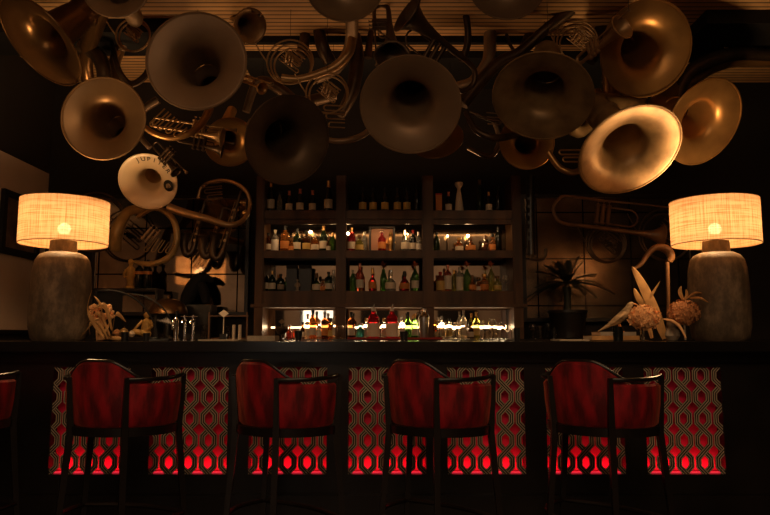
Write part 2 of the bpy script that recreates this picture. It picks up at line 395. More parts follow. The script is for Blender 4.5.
for k, x in enumerate(xs):
    if PANEL0 is None:
        d, l = B(), B(); pattern(x, d, l)
        pn = obj('panel', box(B(), x - PW / 2, x + PW / 2, BF + .085, BF + .098, PZ0, PZ0 + PH), 'panel_red', bar, False)
        s1 = obj('pattern_band', d, 'band_dark', pn, False, loc=None); s2 = obj('pattern_line', l, 'band_line', pn, False)
        for s_ in (s1, s2): 
            for vtx in s_.data.vertices: pass
        led = obj('light_strip', box(B(), x - PW / 2 + .01, x + PW / 2 - .01, BF + .03, BF + .06, PZ0 + .001, PZ0 + .007), 'led_red', pn, False)
        # the sub-parts' meshes already stand in the bar's frame, as the panel does
        PANEL0 = (pn, s1, s2, led)
    else:
        c = PANEL0[0].copy(); sc.collection.objects.link(c); c.parent = bar; c.location.x = PITCHX * k
        for q in PANEL0[1:]:
            e = q.copy(); sc.collection.objects.link(e); e.parent = c
area_led = None
for k, x in enumerate(xs):
    area('panel_led_light', (x, BF + .045, PZ0 + .012), (math.pi - .25, 0, 0), PW - .03, .02, .29, (1, .04, .07))
# ------------------------------------------------------------------ bar stools
def shell_pts(R, Rt, th): return R * math.cos(th), R * math.sin(th)
def stool(label, loc, rz):
    t = thing('bar_stool', label, 'bar stool', (0, 0, 0), 'red velvet bar stools along the bar')
    # the back of the stool looks along -y; th measured from -y, x to the right
    def pt(th, r, z): return Vector((r * math.sin(th), -r * math.cos(th) * .88, z))
    def ht(th):
        a = abs(math.degrees(th)); s = min(1, max(0, (a - 12) / 46)); s = s * s * (3 - 2 * s); return 1.035 - .095 * s
    RO, RI = .285, .235; n = 44; A = R_(108)
    def rz_(z): return RO * (.90 + .10 * (z - .68) / .30)      # shell flares a little upwards
    def panel(a0, a1, zf0, zf1, r0, r1, name, m, rad=.012, nn=18):
        bm = B(); prof = []
        for i in range(nn + 1):
            th = a0 + (a1 - a0) * i / nn; z0, z1 = zf0(th), zf1(th); ring = []
            zs = [z0, z0 + rad, (z0 + z1) / 2, z1 - rad, z1]
            outs = [r0 - rad, r0, r0 + .004, r0, r0 - rad]
            for z, r in zip(zs, outs): ring.append(pt(th, r * rz_(z) / RO, z))
            for z, r in zip(zs[::-1], [r1 + rad, r1, r1, r1, r1 + rad]): ring.append(pt(th, r * rz_(z) / RO, z))
            prof.append([bm.verts.new(v) for v in ring])
        for a, b in zip(prof, prof[1:]):
            for k in range(len(a)): bm.faces.new((a[k], a[(k + 1) % len(a)], b[(k + 1) % len(b)], b[k]))
        bm.faces.new(prof[0]); bm.faces.new(prof[-1][::-1])
        return obj(name, bm, m, t)
    PA = R_(33)
    panel(-R_(100), R_(100), lambda th: .730, lambda th: ht(th) - .003 if abs(th) < R_(60) else ht(th) - .02, RO - .012, RI, 'backrest', 'velvet', .014, 40)
    for s in (-1, 1):
        a0, a1 = sorted((s * R_(36), s * R_(104)))
        panel(a0, a1, lambda th: .730, lambda th: .930, RO + .004, RO - .02, 'arm_panel', 'velvet', .012)
        # arm top rail
        bm = B(); tube(bm, [pt(s * R_(d), (RO + .002) , [.950,.950,.951,.952,.955,.959,.965][min(6,int((d-33)/12))]) for d in (33, 45, 57, 69, 81, 93, 106)], .0085, 8, 4, flat=1.2); obj('arm_rail', bm, 'stool_wood', t)
    bm = B(); tube(bm, [pt(R_(d), (RI + RO) / 2 + .004, ht(R_(d)) + .001) for d in range(-62, 63, 8)], .0036, 8, 3, flat=1.8); obj('back_rail', bm, 'stool_wood', t)
    bm = B()
    for th0 in range(0, 360, 10):
        pass
    rings = []
    for i in range(48):
        th = 2 * math.pi * i / 48; rings.append([bm.verts.new(pt(th, r, z)) for r, z in ((.268, .690), (.270, .730), (.20, .730), (.20, .690))])
    for i in range(48):
        a, b = rings[i], rings[(i + 1) % 48]
        for k in range(4): bm.faces.new((a[k], a[(k + 1) % 4], b[(k + 1) % 4], b[k]))
    obj('seat_frame', bm, 'stool_wood', t)
    obj('seat', lathe(B(), [(.001, .73), (.20, .73), (.206, .74), (.206, .785), (.19, .81), (.12, .82), (.001, .822)], seg=40), 'velvet', t)
    for d, zt in ((-PA, .958), (PA, .958), (R_(112), .965), (-R_(112), .965)):
        a = pt(d, RO * .955 + .012, .0) ; b0 = pt(d, .262, .68)
        top = pt(d, RO + .002, zt); mid = pt(d, .268, .70); foot = pt(d, .335, 0)
        bm = B(); tube(bm, [top, mid, foot], [.014, .021, .016], 4, 0); obj('leg', bm, 'stool_wood', t, True)
    zr = .30; k_ = .268 + (.335 - .268) * (.70 - zr) / .70
    ang = [-PA, PA, R_(112), -R_(112)]
    pts = []
    for i in range(4):
        a = pt(ang[i], k_, zr); b = pt(ang[(i + 1) % 4], k_, zr); bm = B()
        mid = (a + b) / 2; out = Vector((mid.x, mid.y, 0)).normalized() * .05
        tube(bm, [a, mid + out, b] if i != 0 else [a, mid + out * .4, b], .012, 8, 8); obj('footrest_rail', bm, 'stool_wood', t)
    t.location = loc; t.rotation_euler = (0, 0, rz)
    return t
def at_stool(px, Y=3.46): return (P(px, 430, Y).x, Y, 0)
S0 = stool('red velvet bar stool in front of the leftmost two lit panels', at_stool(124), R_(-26))
S0.location = at_stool(123.5); S0.rotation_euler = (0, 0, R_(-15))
for px, lab, rz in ((287, 'red velvet bar stool with a bright worn patch on its left back edge', -40),
                    (438, 'red velvet bar stool standing right of the middle of the bar', -42),
                    (602, 'red velvet bar stool nearest the right table lamp', -44),
                    (-43, 'red velvet bar stool cut off by the left edge of the photo', -10)):
    copy_thing(S0, at_stool(px, 3.46 if px > 0 else 3.6), lab, 'red velvet bar stools along the bar', R_(rz))
# purse hook at the left
# ------------------------------------------------------------------ table lamps
def table_lamp(px, label, Y=4.3):
    c = P(px, 341, Y); c.z = BT
    t = thing('table_lamp', label, 'lamp', c, 'big table lamps at the two ends of the bar')
    z = c.z
    b = lathe(B(), [(k * .93, z + h) for k, h in [(.001, 0), (.155, 0), (.176, .02), (.190, .09), (.193, .20), (.190, .34), (.182, .45), (.170, .50), (.145, .532), (.11, .548), (.08, .552), (.001, .552)]], (c.x, c.y, 0), seg=48)
    obj('body', b, 'concrete', t)
    obj('neck', lathe(B(), [(.001, z + .552), (.082, z + .552), (.080, z + .59), (.078, z + .622), (.001, z + .622)], (c.x, c.y, 0), seg=32), 'concrete', t)
    s0, s1, r = z + .602, z + .878, .262
    sh = lathe(B(), [(r, s0), (r, s0 + .1), (r, s0 + .2), (r, s1), (r - .003, s1), (r - .003, s0 + .1), (r - .003, s0), (r, s0)], (c.x, c.y, 0), seg=72)
    so = obj('lamp_shade', sh, 'shade', t)
    for zz in (s0, s1):
        bm = B(); tube(bm, arc((c.x, c.y, zz), (1, 0, 0), (0, 1, 0), r - .0015, 0, 360, 48)[:-1], .0028, 6, 1, True); obj('rim', bm, 'wood', so)
    bm = B()
    lathe(bm, [(.02, z + .622), (.02, z + .67)], (c.x, c.y, 0), seg=12)
    for k in range(3):
        a = k * 2.094; tube(bm, [(c.x, c.y, s1 - .03), (c.x + r * .99 * math.cos(a), c.y + r * .99 * math.sin(a), s1 - .01)], .002, 6, 0)
    tube(bm, [(c.x + .03, c.y, z + .66), (c.x + .06, c.y, z + .76), (c.x + .03, c.y, s1 - .04), (c.x, c.y, s1 - .03)], .002, 6)
    obj('harp', bm, 'dark_metal', t)
    bb = B(); ball(bb, (c.x, c.y, z + .700), .040); obj('bulb', bb, 'bulb', t)
    l = bpy.data.lights.new('table_lamp_bulb', 'POINT'); l.energy = LAMP_W; l.color = (1, .60, .27); l.shadow_soft_size = .075
    lo = bpy.data.objects.new('table_lamp_light', l); link(lo); lo.location = (c.x, c.y, z + .700)
    bpy.data.objects[bb_name(t)].visible_shadow = True
    return t
def bb_name(t): return [c for c in t.children if c.name.startswith('bulb')][0].name
table_lamp(58.5, 'large table lamp with linen shade at the left end of the bar')
table_lamp(721, 'large table lamp with linen shade beside the dried hydrangeas')
# ------------------------------------------------------------------ brass instruments
def solve_disc(cx, cy, a, b, ang, Y, phi):
    """centre, radius and facing of the real round rim whose outline is the ellipse seen in the photo"""
    th = R_(ang); A_ = np.array([math.cos(th), math.sin(th)]); B_ = np.array([-A_[1], A_[0]])
    C_t = a * a / 2 * np.outer(A_, A_) + b * b / 2 * np.outer(B_, B_)
    tgt = np.array([cx, cy, C_t[0, 0], C_t[0, 1], C_t[1, 1]])
    zc = (P(cx, cy, Y) - EYE).dot(FW); al = math.acos(min(.995, b / a))
    p0 = P(cx, cy, Y)
    def disc(q):
        c = EYE + (p0 - EYE) + RT * q[0] + UP * q[1]; R = q[2]
        n = (RT * q[3] + UP * q[4] - FW * math.sqrt(max(.02, 1 - q[3] ** 2 - q[4] ** 2))).normalized()
        return c, R, n
    def f(q):
        c, R, n = disc(q); u, v, _ = frame_of(n); pts = []
        for k in range(24):
            t = 2 * math.pi * k / 24; x, y = proj(c + (u * math.cos(t) + v * math.sin(t)) * R); pts.append((x, -y))
        pts = np.array(pts); m = (pts.max(0) + pts.min(0)) / 2; m = pts.mean(0); C2 = (pts - m).T @ (pts - m) / 24
        return np.array([m[0], -m[1], C2[0, 0], C2[0, 1], C2[1, 1]])
    q = np.array([0, 0, a * zc / F, math.sin(al) * math.cos(R_(phi)), math.sin(al) * math.sin(R_(phi))])
    best = (1e9, q)
    wgt = np.array([1, 1, 1 / a, 1 / a, 1 / a])
    for it in range(25):
        r0 = (f(q) - tgt) * wgt; e = float(r0 @ r0)
        if e < best[0]: best = (e, q.copy())
        J = np.zeros((5, 5))
        for i in range(5):
            d = q.copy(); d[i] += 1e-4; J[:, i] = ((f(d) - tgt) * wgt - r0) / 1e-4
        st = np.linalg.lstsq(J.T @ J + 1e-3 * np.eye(5), -J.T @ r0, rcond=None)[0]
        q = q + np.clip(st, -.12, .12); nn = math.hypot(q[3], q[4])
        if nn > .93: q[3:] *= .93 / nn
    return disc(best[1])
PROF = [(1.0, .0), (.955, .010), (.87, .030), (.76, .062), (.64, .108), (.53, .175), (.455, .265), (.41, .40), (.38, .60), (.355, .86), (.32, 1.10)]
def bell_mesh(c, R, n, prof=PROF, depth=1.0, seg=56, th=.0035):
    bm = B(); outer = [(r * R, -h * R * depth) for r, h in prof]
    inner = [(max(.004, r * R - th), -h * R * depth + th * .5) for r, h in prof]
    lathe(bm, outer[::-1] + inner, c, n, seg)
    tube(bm, [c + v for v in ring_vecs(n, R)], .0045 + R * .008, 6, 1, True)
    return bm
def ring_vecs(n, r, k=48):
    u, v, n = frame_of(n); return [(u * math.cos(2 * math.pi * i / k) + v * math.sin(2 * math.pi * i / k)) * r for i in range(k)]
def sousa(name, label, ell, Y, phi, m, neck, nr=.05, depth=1.0, cat='brass instrument', group='sousaphones and horns hanging above the bar', body_m=None):
    """neck: further control points (px, py, Y, radius) the tube runs through behind the bell"""
    c, R, n = solve_disc(*ell, Y, phi)
    t = thing(name, label, cat, c, group)
    bl = obj('bell', bell_mesh(c, R, n, depth=depth), m, t)
    e = c - n * (1.08 * R * depth); e2 = c - n * (1.08 * R * depth + .20)
    pts = [e, e2] + [P(a, b, y) for a, b, y, _ in neck]; rr = [R * .325, R * .27] + [q[3] for q in neck]
    bm = B(); tube(bm, pts, rr, 16, 8, caps=False); bm.faces.new(bm.verts[-16:]) if bm.verts.ensure_lookup_table() is None else 0; obj('tubing', bm, body_m or m, t)
    bm = B(); lathe(bm, [(R * .31 + .003, -.02), (R * .31 + .009, -.012), (R * .31 + .009, .012), (R * .31 + .003, .02)], e2, (e2 - e), 20) if 0 else lathe(bm, [(R * .305, -.02), (R * .305 + .008, -.012), (R * .305 + .008, .012), (R * .305, .02)], e.lerp(e2, .3), (e2 - e), 20); obj('ferrule', bm, body_m or m, t)
    t['c'] = list(c)
    return t, c, R, n
def hose(t, name, pts, rad, m, **k):
    bm = B(); tube(bm, [P(*p) for p in pts], rad, k.pop('seg', 10), k.pop('smooth', 6), **k); return obj(name, bm, m, t)
def valves(t, p, ax, side, n=3, s=1.0, m='silver'):
    """a block of piston valves: casings with caps and finger buttons. p centre, ax valve axis, side spacing direction"""
    ax = Vector(ax).normalized(); side = Vector(side).normalized()
    for k in range(n):
        c = Vector(p) + side * (k - (n - 1) / 2) * .034 * s
        bm = B(); lathe(bm, [(.001, -.062), (.009, -.062), (.015, -.058), (.015, -.050), (.0125, -.048), (.0125, .048), (.015, .050), (.015, .058), (.009, .062), (.003, .064), (.003, .078), (.009, .079), (.009, .083), (.001, .084)], c, ax, 12)
        for v in bm.verts: v.co = c + (v.co - c) * s
        obj('valve', bm, m, t)
def slides(t, p, d, w, length, n=3, gap=.045, rad=.006, m='brass', curve=None):
    """n hairpin tuning slides: d long direction, w short direction"""
    d = Vector(d).normalized(); w = Vector(w).normalized(); q = d.cross(w).normalized(); p = Vector(p)
    for k in range(n):
        c = p + w * gap * (k - (n - 1) / 2); L = length * (1 - .13 * k); h = gap * .30
        bm = B(); pts = [c - w * h, c - w * h + d * L] + arc(c + d * L, w * -1, d, h, 15, 165, 5) + [c + w * h + d * L, c + w * h]
        tube(bm, pts, rad, 8, 1); obj('slide', bm, m, t)
def V(dx, dz, dy=0): return RT * dx + Vector((0, 1, 0)) * dy + Vector((0, 0, 1)) * dz
g_top = 'sousaphones and horns hanging above the bar'
# A..M big bells. ellipse = (cx, cy, a, b, angle of long axis)
tA, *_ = sousa('sousaphone', 'sousaphone bell tilted edge-on at the top left corner, above the left lamp', (40, 41, 56, 24, -49), 4.15, 220, 'bronze_lid', [(86, 62, 4.9, .05), (95, 105, 5.1, .045)])
tB, *_ = sousa('sousaphone', 'tan sousaphone bell with two small bright glints, above the left lamp', (103.3, 118.5, 42, 41, 0), 4.3, -40, 'brass', [(114, 72, 5.0, .045), (122, 45, 5.1, .04)])
tC, cC, *_ = sousa('sousaphone', 'large grey sousaphone bell with coiled body hanging above the left mirror', (196.3, 61, 50, 48.5, 0), 4.05, -40, 'silver', [(215, 40, 4.9, .045), (240, 60, 5.0, .04)])
tD, *_ = sousa('sousaphone', 'darkest bronze sousaphone bell hanging above the left end of the shelves', (287.5, 140, 45, 41, 70), 4.25, -80, 'dim_bell', [(300, 105, 5.0, .05), (335, 95, 5.1, .04)])
tE, *_ = sousa('sousaphone', 'large tan sousaphone bell at the middle of the ceiling display', (410.5, 105, 50, 48.7, 0), 4.1, -90, 'silver', [(425, 92, 4.95, .045), (470, 84, 4.95, .045), (498, 62, 5.0, .04)])
tF, *_ = sousa('sousaphone', 'wide brown sousaphone bell hanging right of the middle one', (543, 96.5, 50.5, 43.5, 2), 4.2, -80, 'pale_brass', [(575, 130, 4.9, .05), (600, 110, 5.0, .04)])
tG, *_ = sousa('sousaphone', 'largest warm brass sousaphone bell, with a small horn poking in front of it', (646, 48.5, 50.5, 43.5, 60), 4.25, 45, 'gold_brass', [(610, 110, 4.9, .05), (596, 92, 5.0, .04)])
tH, *_ = sousa('sousaphone', 'brightest worn pale sousaphone bell, tilted, above the dried hydrangeas', (630, 150, 56, 38, 33), 4.25, -57, 'pale_brass', [(640, 102, 5.0, .05), (628, 82, 5.1, .045)], depth=1.0)
tI, *_ = sousa('sousaphone', 'orange brass sousaphone bell behind the pale one, above the right lamp', (704, 122, 47, 32, 56), 4.55, -32, 'gold_brass', [(690, 80, 5.1, .055), (725, 62, 5.2, .055), (775, 60, 5.2, .05)], depth=.85)
tJ, *_ = sousa('sousaphone', 'dull bell cut off by the top edge, just left of the middle', (345, -12, 38, 34, 0), 3.9, -90, 'silver', [(352, 30, 4.8, .045), (340, 65, 5.0, .04), (315, 78, 5.0, .05)])
tK, *_ = sousa('sousaphone', 'dull bell cut off by the top edge, right of the middle', (507, -14, 38, 34, 0), 3.9, -90, 'silver', [(492, 20, 4.9, .05), (488, 60, 5.0, .045), (470, 85, 5.05, .04)])
tL, *_ = sousa('sousaphone', 'dull bell cut off by the top edge, left of the large grey one', (116, -14, 34, 31, 0), 3.9, -90, 'silver', [(130, 20, 4.9, .045), (120, 50, 5.0, .04)])
tW, *_ = sousa('sousaphone', 'orange bell half hidden behind trumpets and the darkest bell', (230, 142, 25, 24, 0), 4.95, -60, 'gold_brass', [(232, 110, 5.4, .04)], depth=.8)
tX, *_ = sousa('sousaphone', 'orange bell peeping out under the middle grey bell', (436, 139, 27, 19, 10), 4.9, -90, 'gold_brass', [(450, 110, 5.4, .04)], depth=.8)
tY, *_ = sousa('sousaphone', 'orange brass bell peeping out under the wide brown bell', (527, 142, 27, 27, 0), 4.9, -70, 'gold_brass', [(530, 100, 5.4, .04)], depth=.8)
# bodies: valve slides and coils that belong to the big ones
hose(tC, 'body_ring', [(143, 126, 4.5), (155, 134, 4.5), (172, 138, 4.5), (190, 133, 4.5), (204, 120, 4.55), (211, 100, 4.7), (205, 75, 4.8)], [.018, .019, .02, .022, .026, .03, .035], 'gold_brass', seg=12)
p = P(176, 118, 4.42); slides(tC, p, V(-.6, -.62), V(.7, -.6), .13, 4, .055, .0055, 'gold_brass')
hose(tD, 'body_ring', [(305, 122, 4.7), (322, 138, 4.7), (345, 141, 4.7), (366, 133, 4.75), (377, 118, 4.8)], [.018, .02, .022, .022, .02], 'silver')
p = P(345, 117, 4.65); slides(tD, p, V(-1, .05), V(0, -1), .13, 3, .06, .0055, 'brass')
hose(tE, 'body_ring', [(466, 112, 4.75), (476, 130, 4.7), (496, 138, 4.7), (520, 134, 4.8)], [.02, .024, .026, .024], 'dark_metal')
hose(tE, 'inner_ring', [(470, 112, 4.7), (482, 117, 4.7), (497, 121, 4.7), (515, 120, 4.7)], .012, 'dark_metal')
p = P(487, 118, 4.65); slides(tE, p, V(.9, -.1), V(.1, -1), .09, 2, .05, .0045, 'silver')
hose(tK, 'body_ring', [(470, 85, 4.95), (455, 104, 4.95)], [.04, .045], 'dark_metal', smooth=3)
hose(tY, 'body_ring', [(548, 152, 4.6), (560, 168, 4.6), (576, 172, 4.6), (590, 160, 4.7)], [.02, .022, .022, .02], 'gold_brass')
p = P(583, 156, 4.5); slides(tY, p, V(-1, 0), V(.1, -1), .14, 2, .05, .006, 'gold_brass')
hose(tH, 'body_ring', [(592, 92, 4.9), (596, 104, 4.8), (606, 116, 4.8), (618, 112, 4.9)], [.018, .022, .026, .024], 'brass')
hose(tI, 'body_ring', [(676, 100, 5.0), (686, 76, 5.0), (706, 62, 5.0), (735, 54, 5.0), (770, 55, 5.0)], [.045, .05, .055, .05, .045], 'dark_metal', seg=14)
hose(tA, 'body_ring', [(80, 46, 4.8), (98, 56, 4.8), (104, 78, 4.8), (92, 95, 4.9)], [.05, .055, .05, .04], 'dark_metal', seg=14)
hose(tB, 'body_ring', [(112, 42, 4.9), (118, 68, 4.8), (130, 84, 4.8), (145, 76, 4.8), (152, 60, 4.9)], [.016, .02, .024, .024, .02], 'dark_metal')
hose(tJ, 'body_ring', [(352, 38, 4.6), (349, 52, 4.6), (336, 66, 4.6), (318, 74, 4.6), (298, 79, 4.6), (282, 78, 4.6)], [.030, .034, .032, .028, .024, .03], 'brass', seg=14)
# the cream bell with lettering
tM, cM, RM, nM = sousa('sousaphone', 'white sousaphone bell with black lettering round its rim', (148, 181.5, 30, 26.3, -30), 5.05, 200, 'cream_bell', [(150, 205, 5.45, .035), (128, 212, 5.4, .04), (117, 232, 5.35, .05), (116, 250, 5.4, .045)], depth=.75, body_m='yellow_tube')
M['ink'] = mat('black_ink', (.012, .008, .006), .6)
def surf_h(rr):   # height of the flare below the rim plane at radius rr (fraction)
    for (r0, h0), (r1, h1) in zip(PROF, PROF[1:]):
        if r1 <= rr <= r0: return (h0 + (h1 - h0) * (r0 - rr) / (r0 - r1)) * .75
    return 0
uM = (RT - nM * RT.dot(nM)).normalized(); vM = nM.cross(uM); 
if vM.z < 0: vM = -vM
def glyph(ch, c, x, y, z, size):
    cu = bpy.data.curves.new('lettering', 'FONT'); cu.body = ch; cu.size = size; cu.align_x = 'CENTER'; cu.align_y = 'CENTER'; cu.extrude = .0008; cu.offset = .0003
    o = bpy.data.objects.new('lettering', cu); me = bpy.data.meshes.new_from_object(o)
    mtx = Matrix((x, y, z)).transposed().to_4x4(); mtx.translation = c
    me.transform(mtx); LET.from_mesh(me); bpy.data.objects.remove(o)
LET = B()
for i, ch in enumerate('JUPITER'):
    if ch == ' ': continue
    a = R_(108 - i * 13.5); rr = .82
    rad = uM * math.cos(a) + vM * math.sin(a); tan = uM * math.sin(a) - vM * math.cos(a)
    pos = cM + rad * RM * rr - nM * (surf_h(rr) * RM - .006)
    slope = (nM + -rad * .35).normalized(); up_ = slope.cross(tan).normalized()
    glyph(ch, pos, tan, up_ if up_.dot(rad) > 0 else -up_, slope, .050)
obj('lettering', LET, 'ink', tM, False)
a = R_(-14); rr = .70; rad = uM * math.cos(a) + vM * math.sin(a); pos = cM + rad * RM * rr - nM * (surf_h(rr) * RM - .007); sl = (nM - rad * .45).normalized()
bm = B(); lathe(bm, [(.001, .003), (.040, .003), (.044, 0), (.040, -.003), (.001, -.003)], pos, sl, 24); obj('emblem', bm, 'ink', tM)
bm = B(); ux, vy, _ = frame_of(sl)
for dx in (-.018, -.006, .008, .02): tube(bm, [pos + sl * .004 + ux * dx - vy * (.02 - abs(dx) * .4), pos + sl * .004 + ux * (dx * .7) + vy * (.02 - abs(dx) * .4)], .0022, 6, 0)
obj('emblem_mark', bm, 'cream_bell', tM)
# its ochre coil
hose(tM, 'body_ring', [(138, 217, 5.4), (155, 208, 5.35), (172, 218, 5.35), (177, 238, 5.35), (170, 256, 5.35), (152, 264, 5.35), (135, 262, 5.4)], [.016, .02, .024, .028, .026, .022, .018], 'yellow_tube', seg=12)
p = P(164, 240, 5.28); slides(tM, p, V(-.5, -.8), V(.85, -.3), .12, 4, .05, .005, 'pale_brass')
p = P(150, 236, 5.3); valves(tM, p, V(.6, .8), V(.8, -.6), 3, 1.0, 'silver')
# horns with coils
def horn(label, cx, cy, r, Y, m, bell_ell=None, rings=3, tilt=0.0, name='french_horn', group=g_top, valves_at=(0, 0), vs=1.0):
    c = P(cx, cy, Y); rr = r * (c - EYE).dot(FW) / F
    t = thing(name, label, 'brass instrument', c, group)
    for k in range(rings):
        q = rr * (1 - .10 * k); off = V(0, 0, .012 * k) + V(.05 * k * rr, -.06 * k * rr)
        bm = B(); tube(bm, [c + off + (RT * math.cos(2 * math.pi * i / 24) + V(0, 1, tilt) * math.sin(2 * math.pi * i / 24)) * q for i in range(24)], .0065, 8, 2, True); obj('coil', bm, m, t)
    slides(t, c + V(-.25 * rr, .35 * rr, -.02), V(.75, -.62), V(.62, .75), rr * .95, 3, rr * .26, .0045, m)
    slides(t, c + V(.55 * rr, -.1 * rr, -.03), V(-.75, .62), V(.62, .75), rr * .7, 2, rr * .24, .0045, m)
    valves(t, c + V(valves_at[0], valves_at[1], -.035), V(.25, .15, -1), V(.75, -.62), 3, .8 * vs, m)
    bm = B(); tube(bm, [c + V(-rr, 0, 0), c + V(-rr * 1.25, rr * .35, -.03), c + V(-rr * 1.5, rr * .8, -.05)], [.006, .005, .004], 8, 4); obj('mouthpipe', bm, m, t)
    if bell_ell:
        bc, R, n = solve_disc(*bell_ell[0], Y + bell_ell[2], bell_ell[1])
        obj('bell', bell_mesh(bc, R, n, [(1, 0), (.9, .07), (.75, .2), (.55, .42), (.38, .75), (.25, 1.2), (.16, 1.8)], seg=40), m, t)
        e = bc - n * 1.8 * R; e2 = bc - n * (1.8 * R + .05)
        bm = B(); tube(bm, [e, e2, c + (e - c).normalized() * rr], [R * .16, R * .14, .012], 10, 5); obj('bell_branch', bm, m, t)
    return t
horn('french horn with many coils to the left of the darkest bell\'s top', 290, 62, 23, 4.6, 'brass')
horn('round horn coil with open hairpin slides left of the middle bell', 327, 93, 21, 4.55, 'brass', rings=2)
horn('small french horn coils above the wide brown bell', 576, 41, 22, 4.75, 'brass')
horn('tangle of small horn coils between the two top left bells', 133, 35, 17, 4.6, 'brass', rings=2)
horn('dim round horn hanging high on the wall behind the left lamp', 95, 222, 30, 5.55, 'dark_metal', rings=2)
horn('dark horn with thin coils in the top right corner', 742, 30, 26, 5.0, 'dark_metal', rings=2)
horn('dark horn tubes coiled in front of the right mirror below the horizontal horn', 606, 243, 20, 5.45, 'dark_metal', rings=3)
horn('dark horn coil hanging beside the curved wooden handle', 665, 235, 26, 5.5, 'dark_metal', rings=2)
# valved horns: trumpets, baritones
def trumpet(name, label, p0, p1, Y0, Y1, Rb, m, s=1.0, vfrac=.5, loop=.05, cat='brass instrument', group=g_top, updir=None):
    """bell mouth at p0, tail bend at p1"""
    a, b = P(*p0, Y0), P(*p1, Y1); d = (b - a).normalized(); L = (b - a).length; t = thing(name, label, cat, a, group)
    up_ = Vector(updir) if updir else Vector((0, 0, 1)); up_ = (up_ - d * up_.dot(d)).normalized()
    n = -d; R = Rb
    obj('bell', bell_mesh(a, R, n, [(1, 0), (.86, .10), (.68, .30), (.5, .65), (.36, 1.1), (.26, 1.7), (.2, 2.4)], seg=32, th=.002), m, t)
    r0 = R * .2; e = a + d * 2.4 * R; h = loop * s
    pts = [e - d * .01, a + d * L * .7, b - d * h] + [b - d * h + (d * math.sin(R_(x)) - up_ * (math.cos(R_(x)) - 1) * 1) * h for x in (40, 90, 140)] + [b - d * h + up_ * 2 * h, a + d * L * vfrac + up_ * 2 * h]
    bm = B(); tube(bm, pts, [r0, r0 * .85, r0 * .75] + [r0 * .7] * 3 + [r0 * .6, r0 * .6], 10, 4); obj('tubing', bm, m, t)
    vp = a + d * L * vfrac + up_ * h; valves(t, vp, up_, d, 3, s, m)
    slides(t, vp + d.cross(up_) * .02, -d, up_, L * .25, 1, h * 2, .005 * s, m)
    bm = B(); tube(bm, [a + d * L * vfrac + up_ * 2 * h, a + d * L * .15 + up_ * 2.1 * h, a - d * L * .1 + up_ * 2.1 * h], [.006 * s, .005 * s, .005 * s], 8, 3); obj('lead_pipe', bm, m, t)
    bm = B(); lathe(bm, [(.004, 0), (.006, .02), (.012, .035), (.013, .04), (.008, .038)], a - d * L * .1 + up_ * 2.1 * h, -d, 12)
    for v in bm.verts: pass
    obj('mouthpiece', bm, 'silver', t)
    return t
trumpet('baritone_horn', 'small horn bell poking out in front of the largest warm brass bell', (622, 27), (578, 66), 4.0, 4.35, .078, 'brass', 1.0, .62, .03)
trumpet('euphonium', 'dark baritone horn with its bell up and valves, above the middle bell', (407, 14), (480, 72), 4.3, 4.6, .13, 'dark_metal', 1.3, .45, .075, updir=(-.5, 0, -.7))
trumpet('trumpet', 'dark trumpet hanging under the large grey bell, valves up', (222, 137), (152, 126), 4.6, 4.6, .062, 'brass', 1.0, .35, .03)
trumpet('trumpet', 'lower of two dark trumpets hanging beside the orange bell', (222, 150), (176, 141), 4.75, 4.7, .055, 'dark_metal', 1.0, .5, .028)
trumpet('cornet', 'small dark cornet overlapping the lettered white bell', (176, 172), (152, 146), 4.85, 4.9, .042, 'dark_metal', .9, .5, .028)
trumpet('flugelhorn', 'wide flared brown horn bell seen side-on right of the large grey bell', (250, 26), (215, 10), 4.5, 5.0, .115, 'brass', 1.1, .7, .04, updir=(0, 0, 1))
trumpet('flugelhorn', 'dark horn bell facing down above the left of the middle bell', (392, 55), (388, 5), 4.35, 4.55, .115, 'dim_bell', 1.1, .6, .045, updir=(-1, 0, 0))
trumpet('euphonium', 'long horn lying level in front of the right mirror', (662, 236), (552, 222), 5.35, 5.35, .09, 'wood', 1.3, .55, .085)
trumpet('trumpet', 'thin brass horn slanting behind the right side of the grey bell', (262, 88), (215, 72), 4.5, 4.9, .04, 'gold_brass', .9, .5, .025)
# ring tube hanging left of the shelves
def bigring(label, ctrl, rads, m, name='helicon', slide=None, Yd=0):
    c = P(ctrl[0][0], ctrl[0][1], ctrl[0][2]); t = thing(name, label, 'brass instrument', c, g_top)
    bm = B(); tube(bm, [P(*q) for q in ctrl], rads, 14, 8); obj('tubing', bm, m, t)
    return t
t = bigring('gold tapering tube horn looping up to a ring left of the shelves', [(168, 207, 5.2), (185, 213, 5.2), (208, 219, 5.2), (230, 225, 5.2), (244, 219, 5.25), (250, 205, 5.3), (246, 191, 5.3), (232, 182, 5.3), (215, 181, 5.3), (202, 187, 5.3), (198, 198, 5.3)], [.034, .032, .028, .022, .018, .016, .015, .014, .013, .012, .012], 'brass')
p = P(222, 190, 5.25); slides(t, p, V(-1, -.1), V(.1, -1), .14, 3, .045, .005, 'dark_metal')
t = bigring('dark curved tuba tube crossing the ceiling slats left of the grey bell', [(205, -5, 4.9), (200, 25, 4.9), (225, 8, 4.9), (235, -15, 4.9)], [.04, .045, .04, .035], 'dark_metal', 'tuba')
t = bigring('thick dark tuba tubes crossing the slats above the wide brown bell', [(585, -20, 4.6), (575, 5, 4.65), (545, 30, 4.7), (520, 52, 4.75), (500, 62, 4.8), (478, 84, 4.8), (462, 104, 4.8)], [.05, .045, .038, .04, .042, .048, .052], 'dark_metal', 'tuba')
t = bigring('second dark tuba tube in parallel, behind the first one', [(560, -20, 5.0), (545, 12, 5.0), (528, 38, 5.0), (522, 60, 5.0), (535, 75, 5.0)], [.045, .042, .038, .034, .03], 'dark_metal', 'tuba')
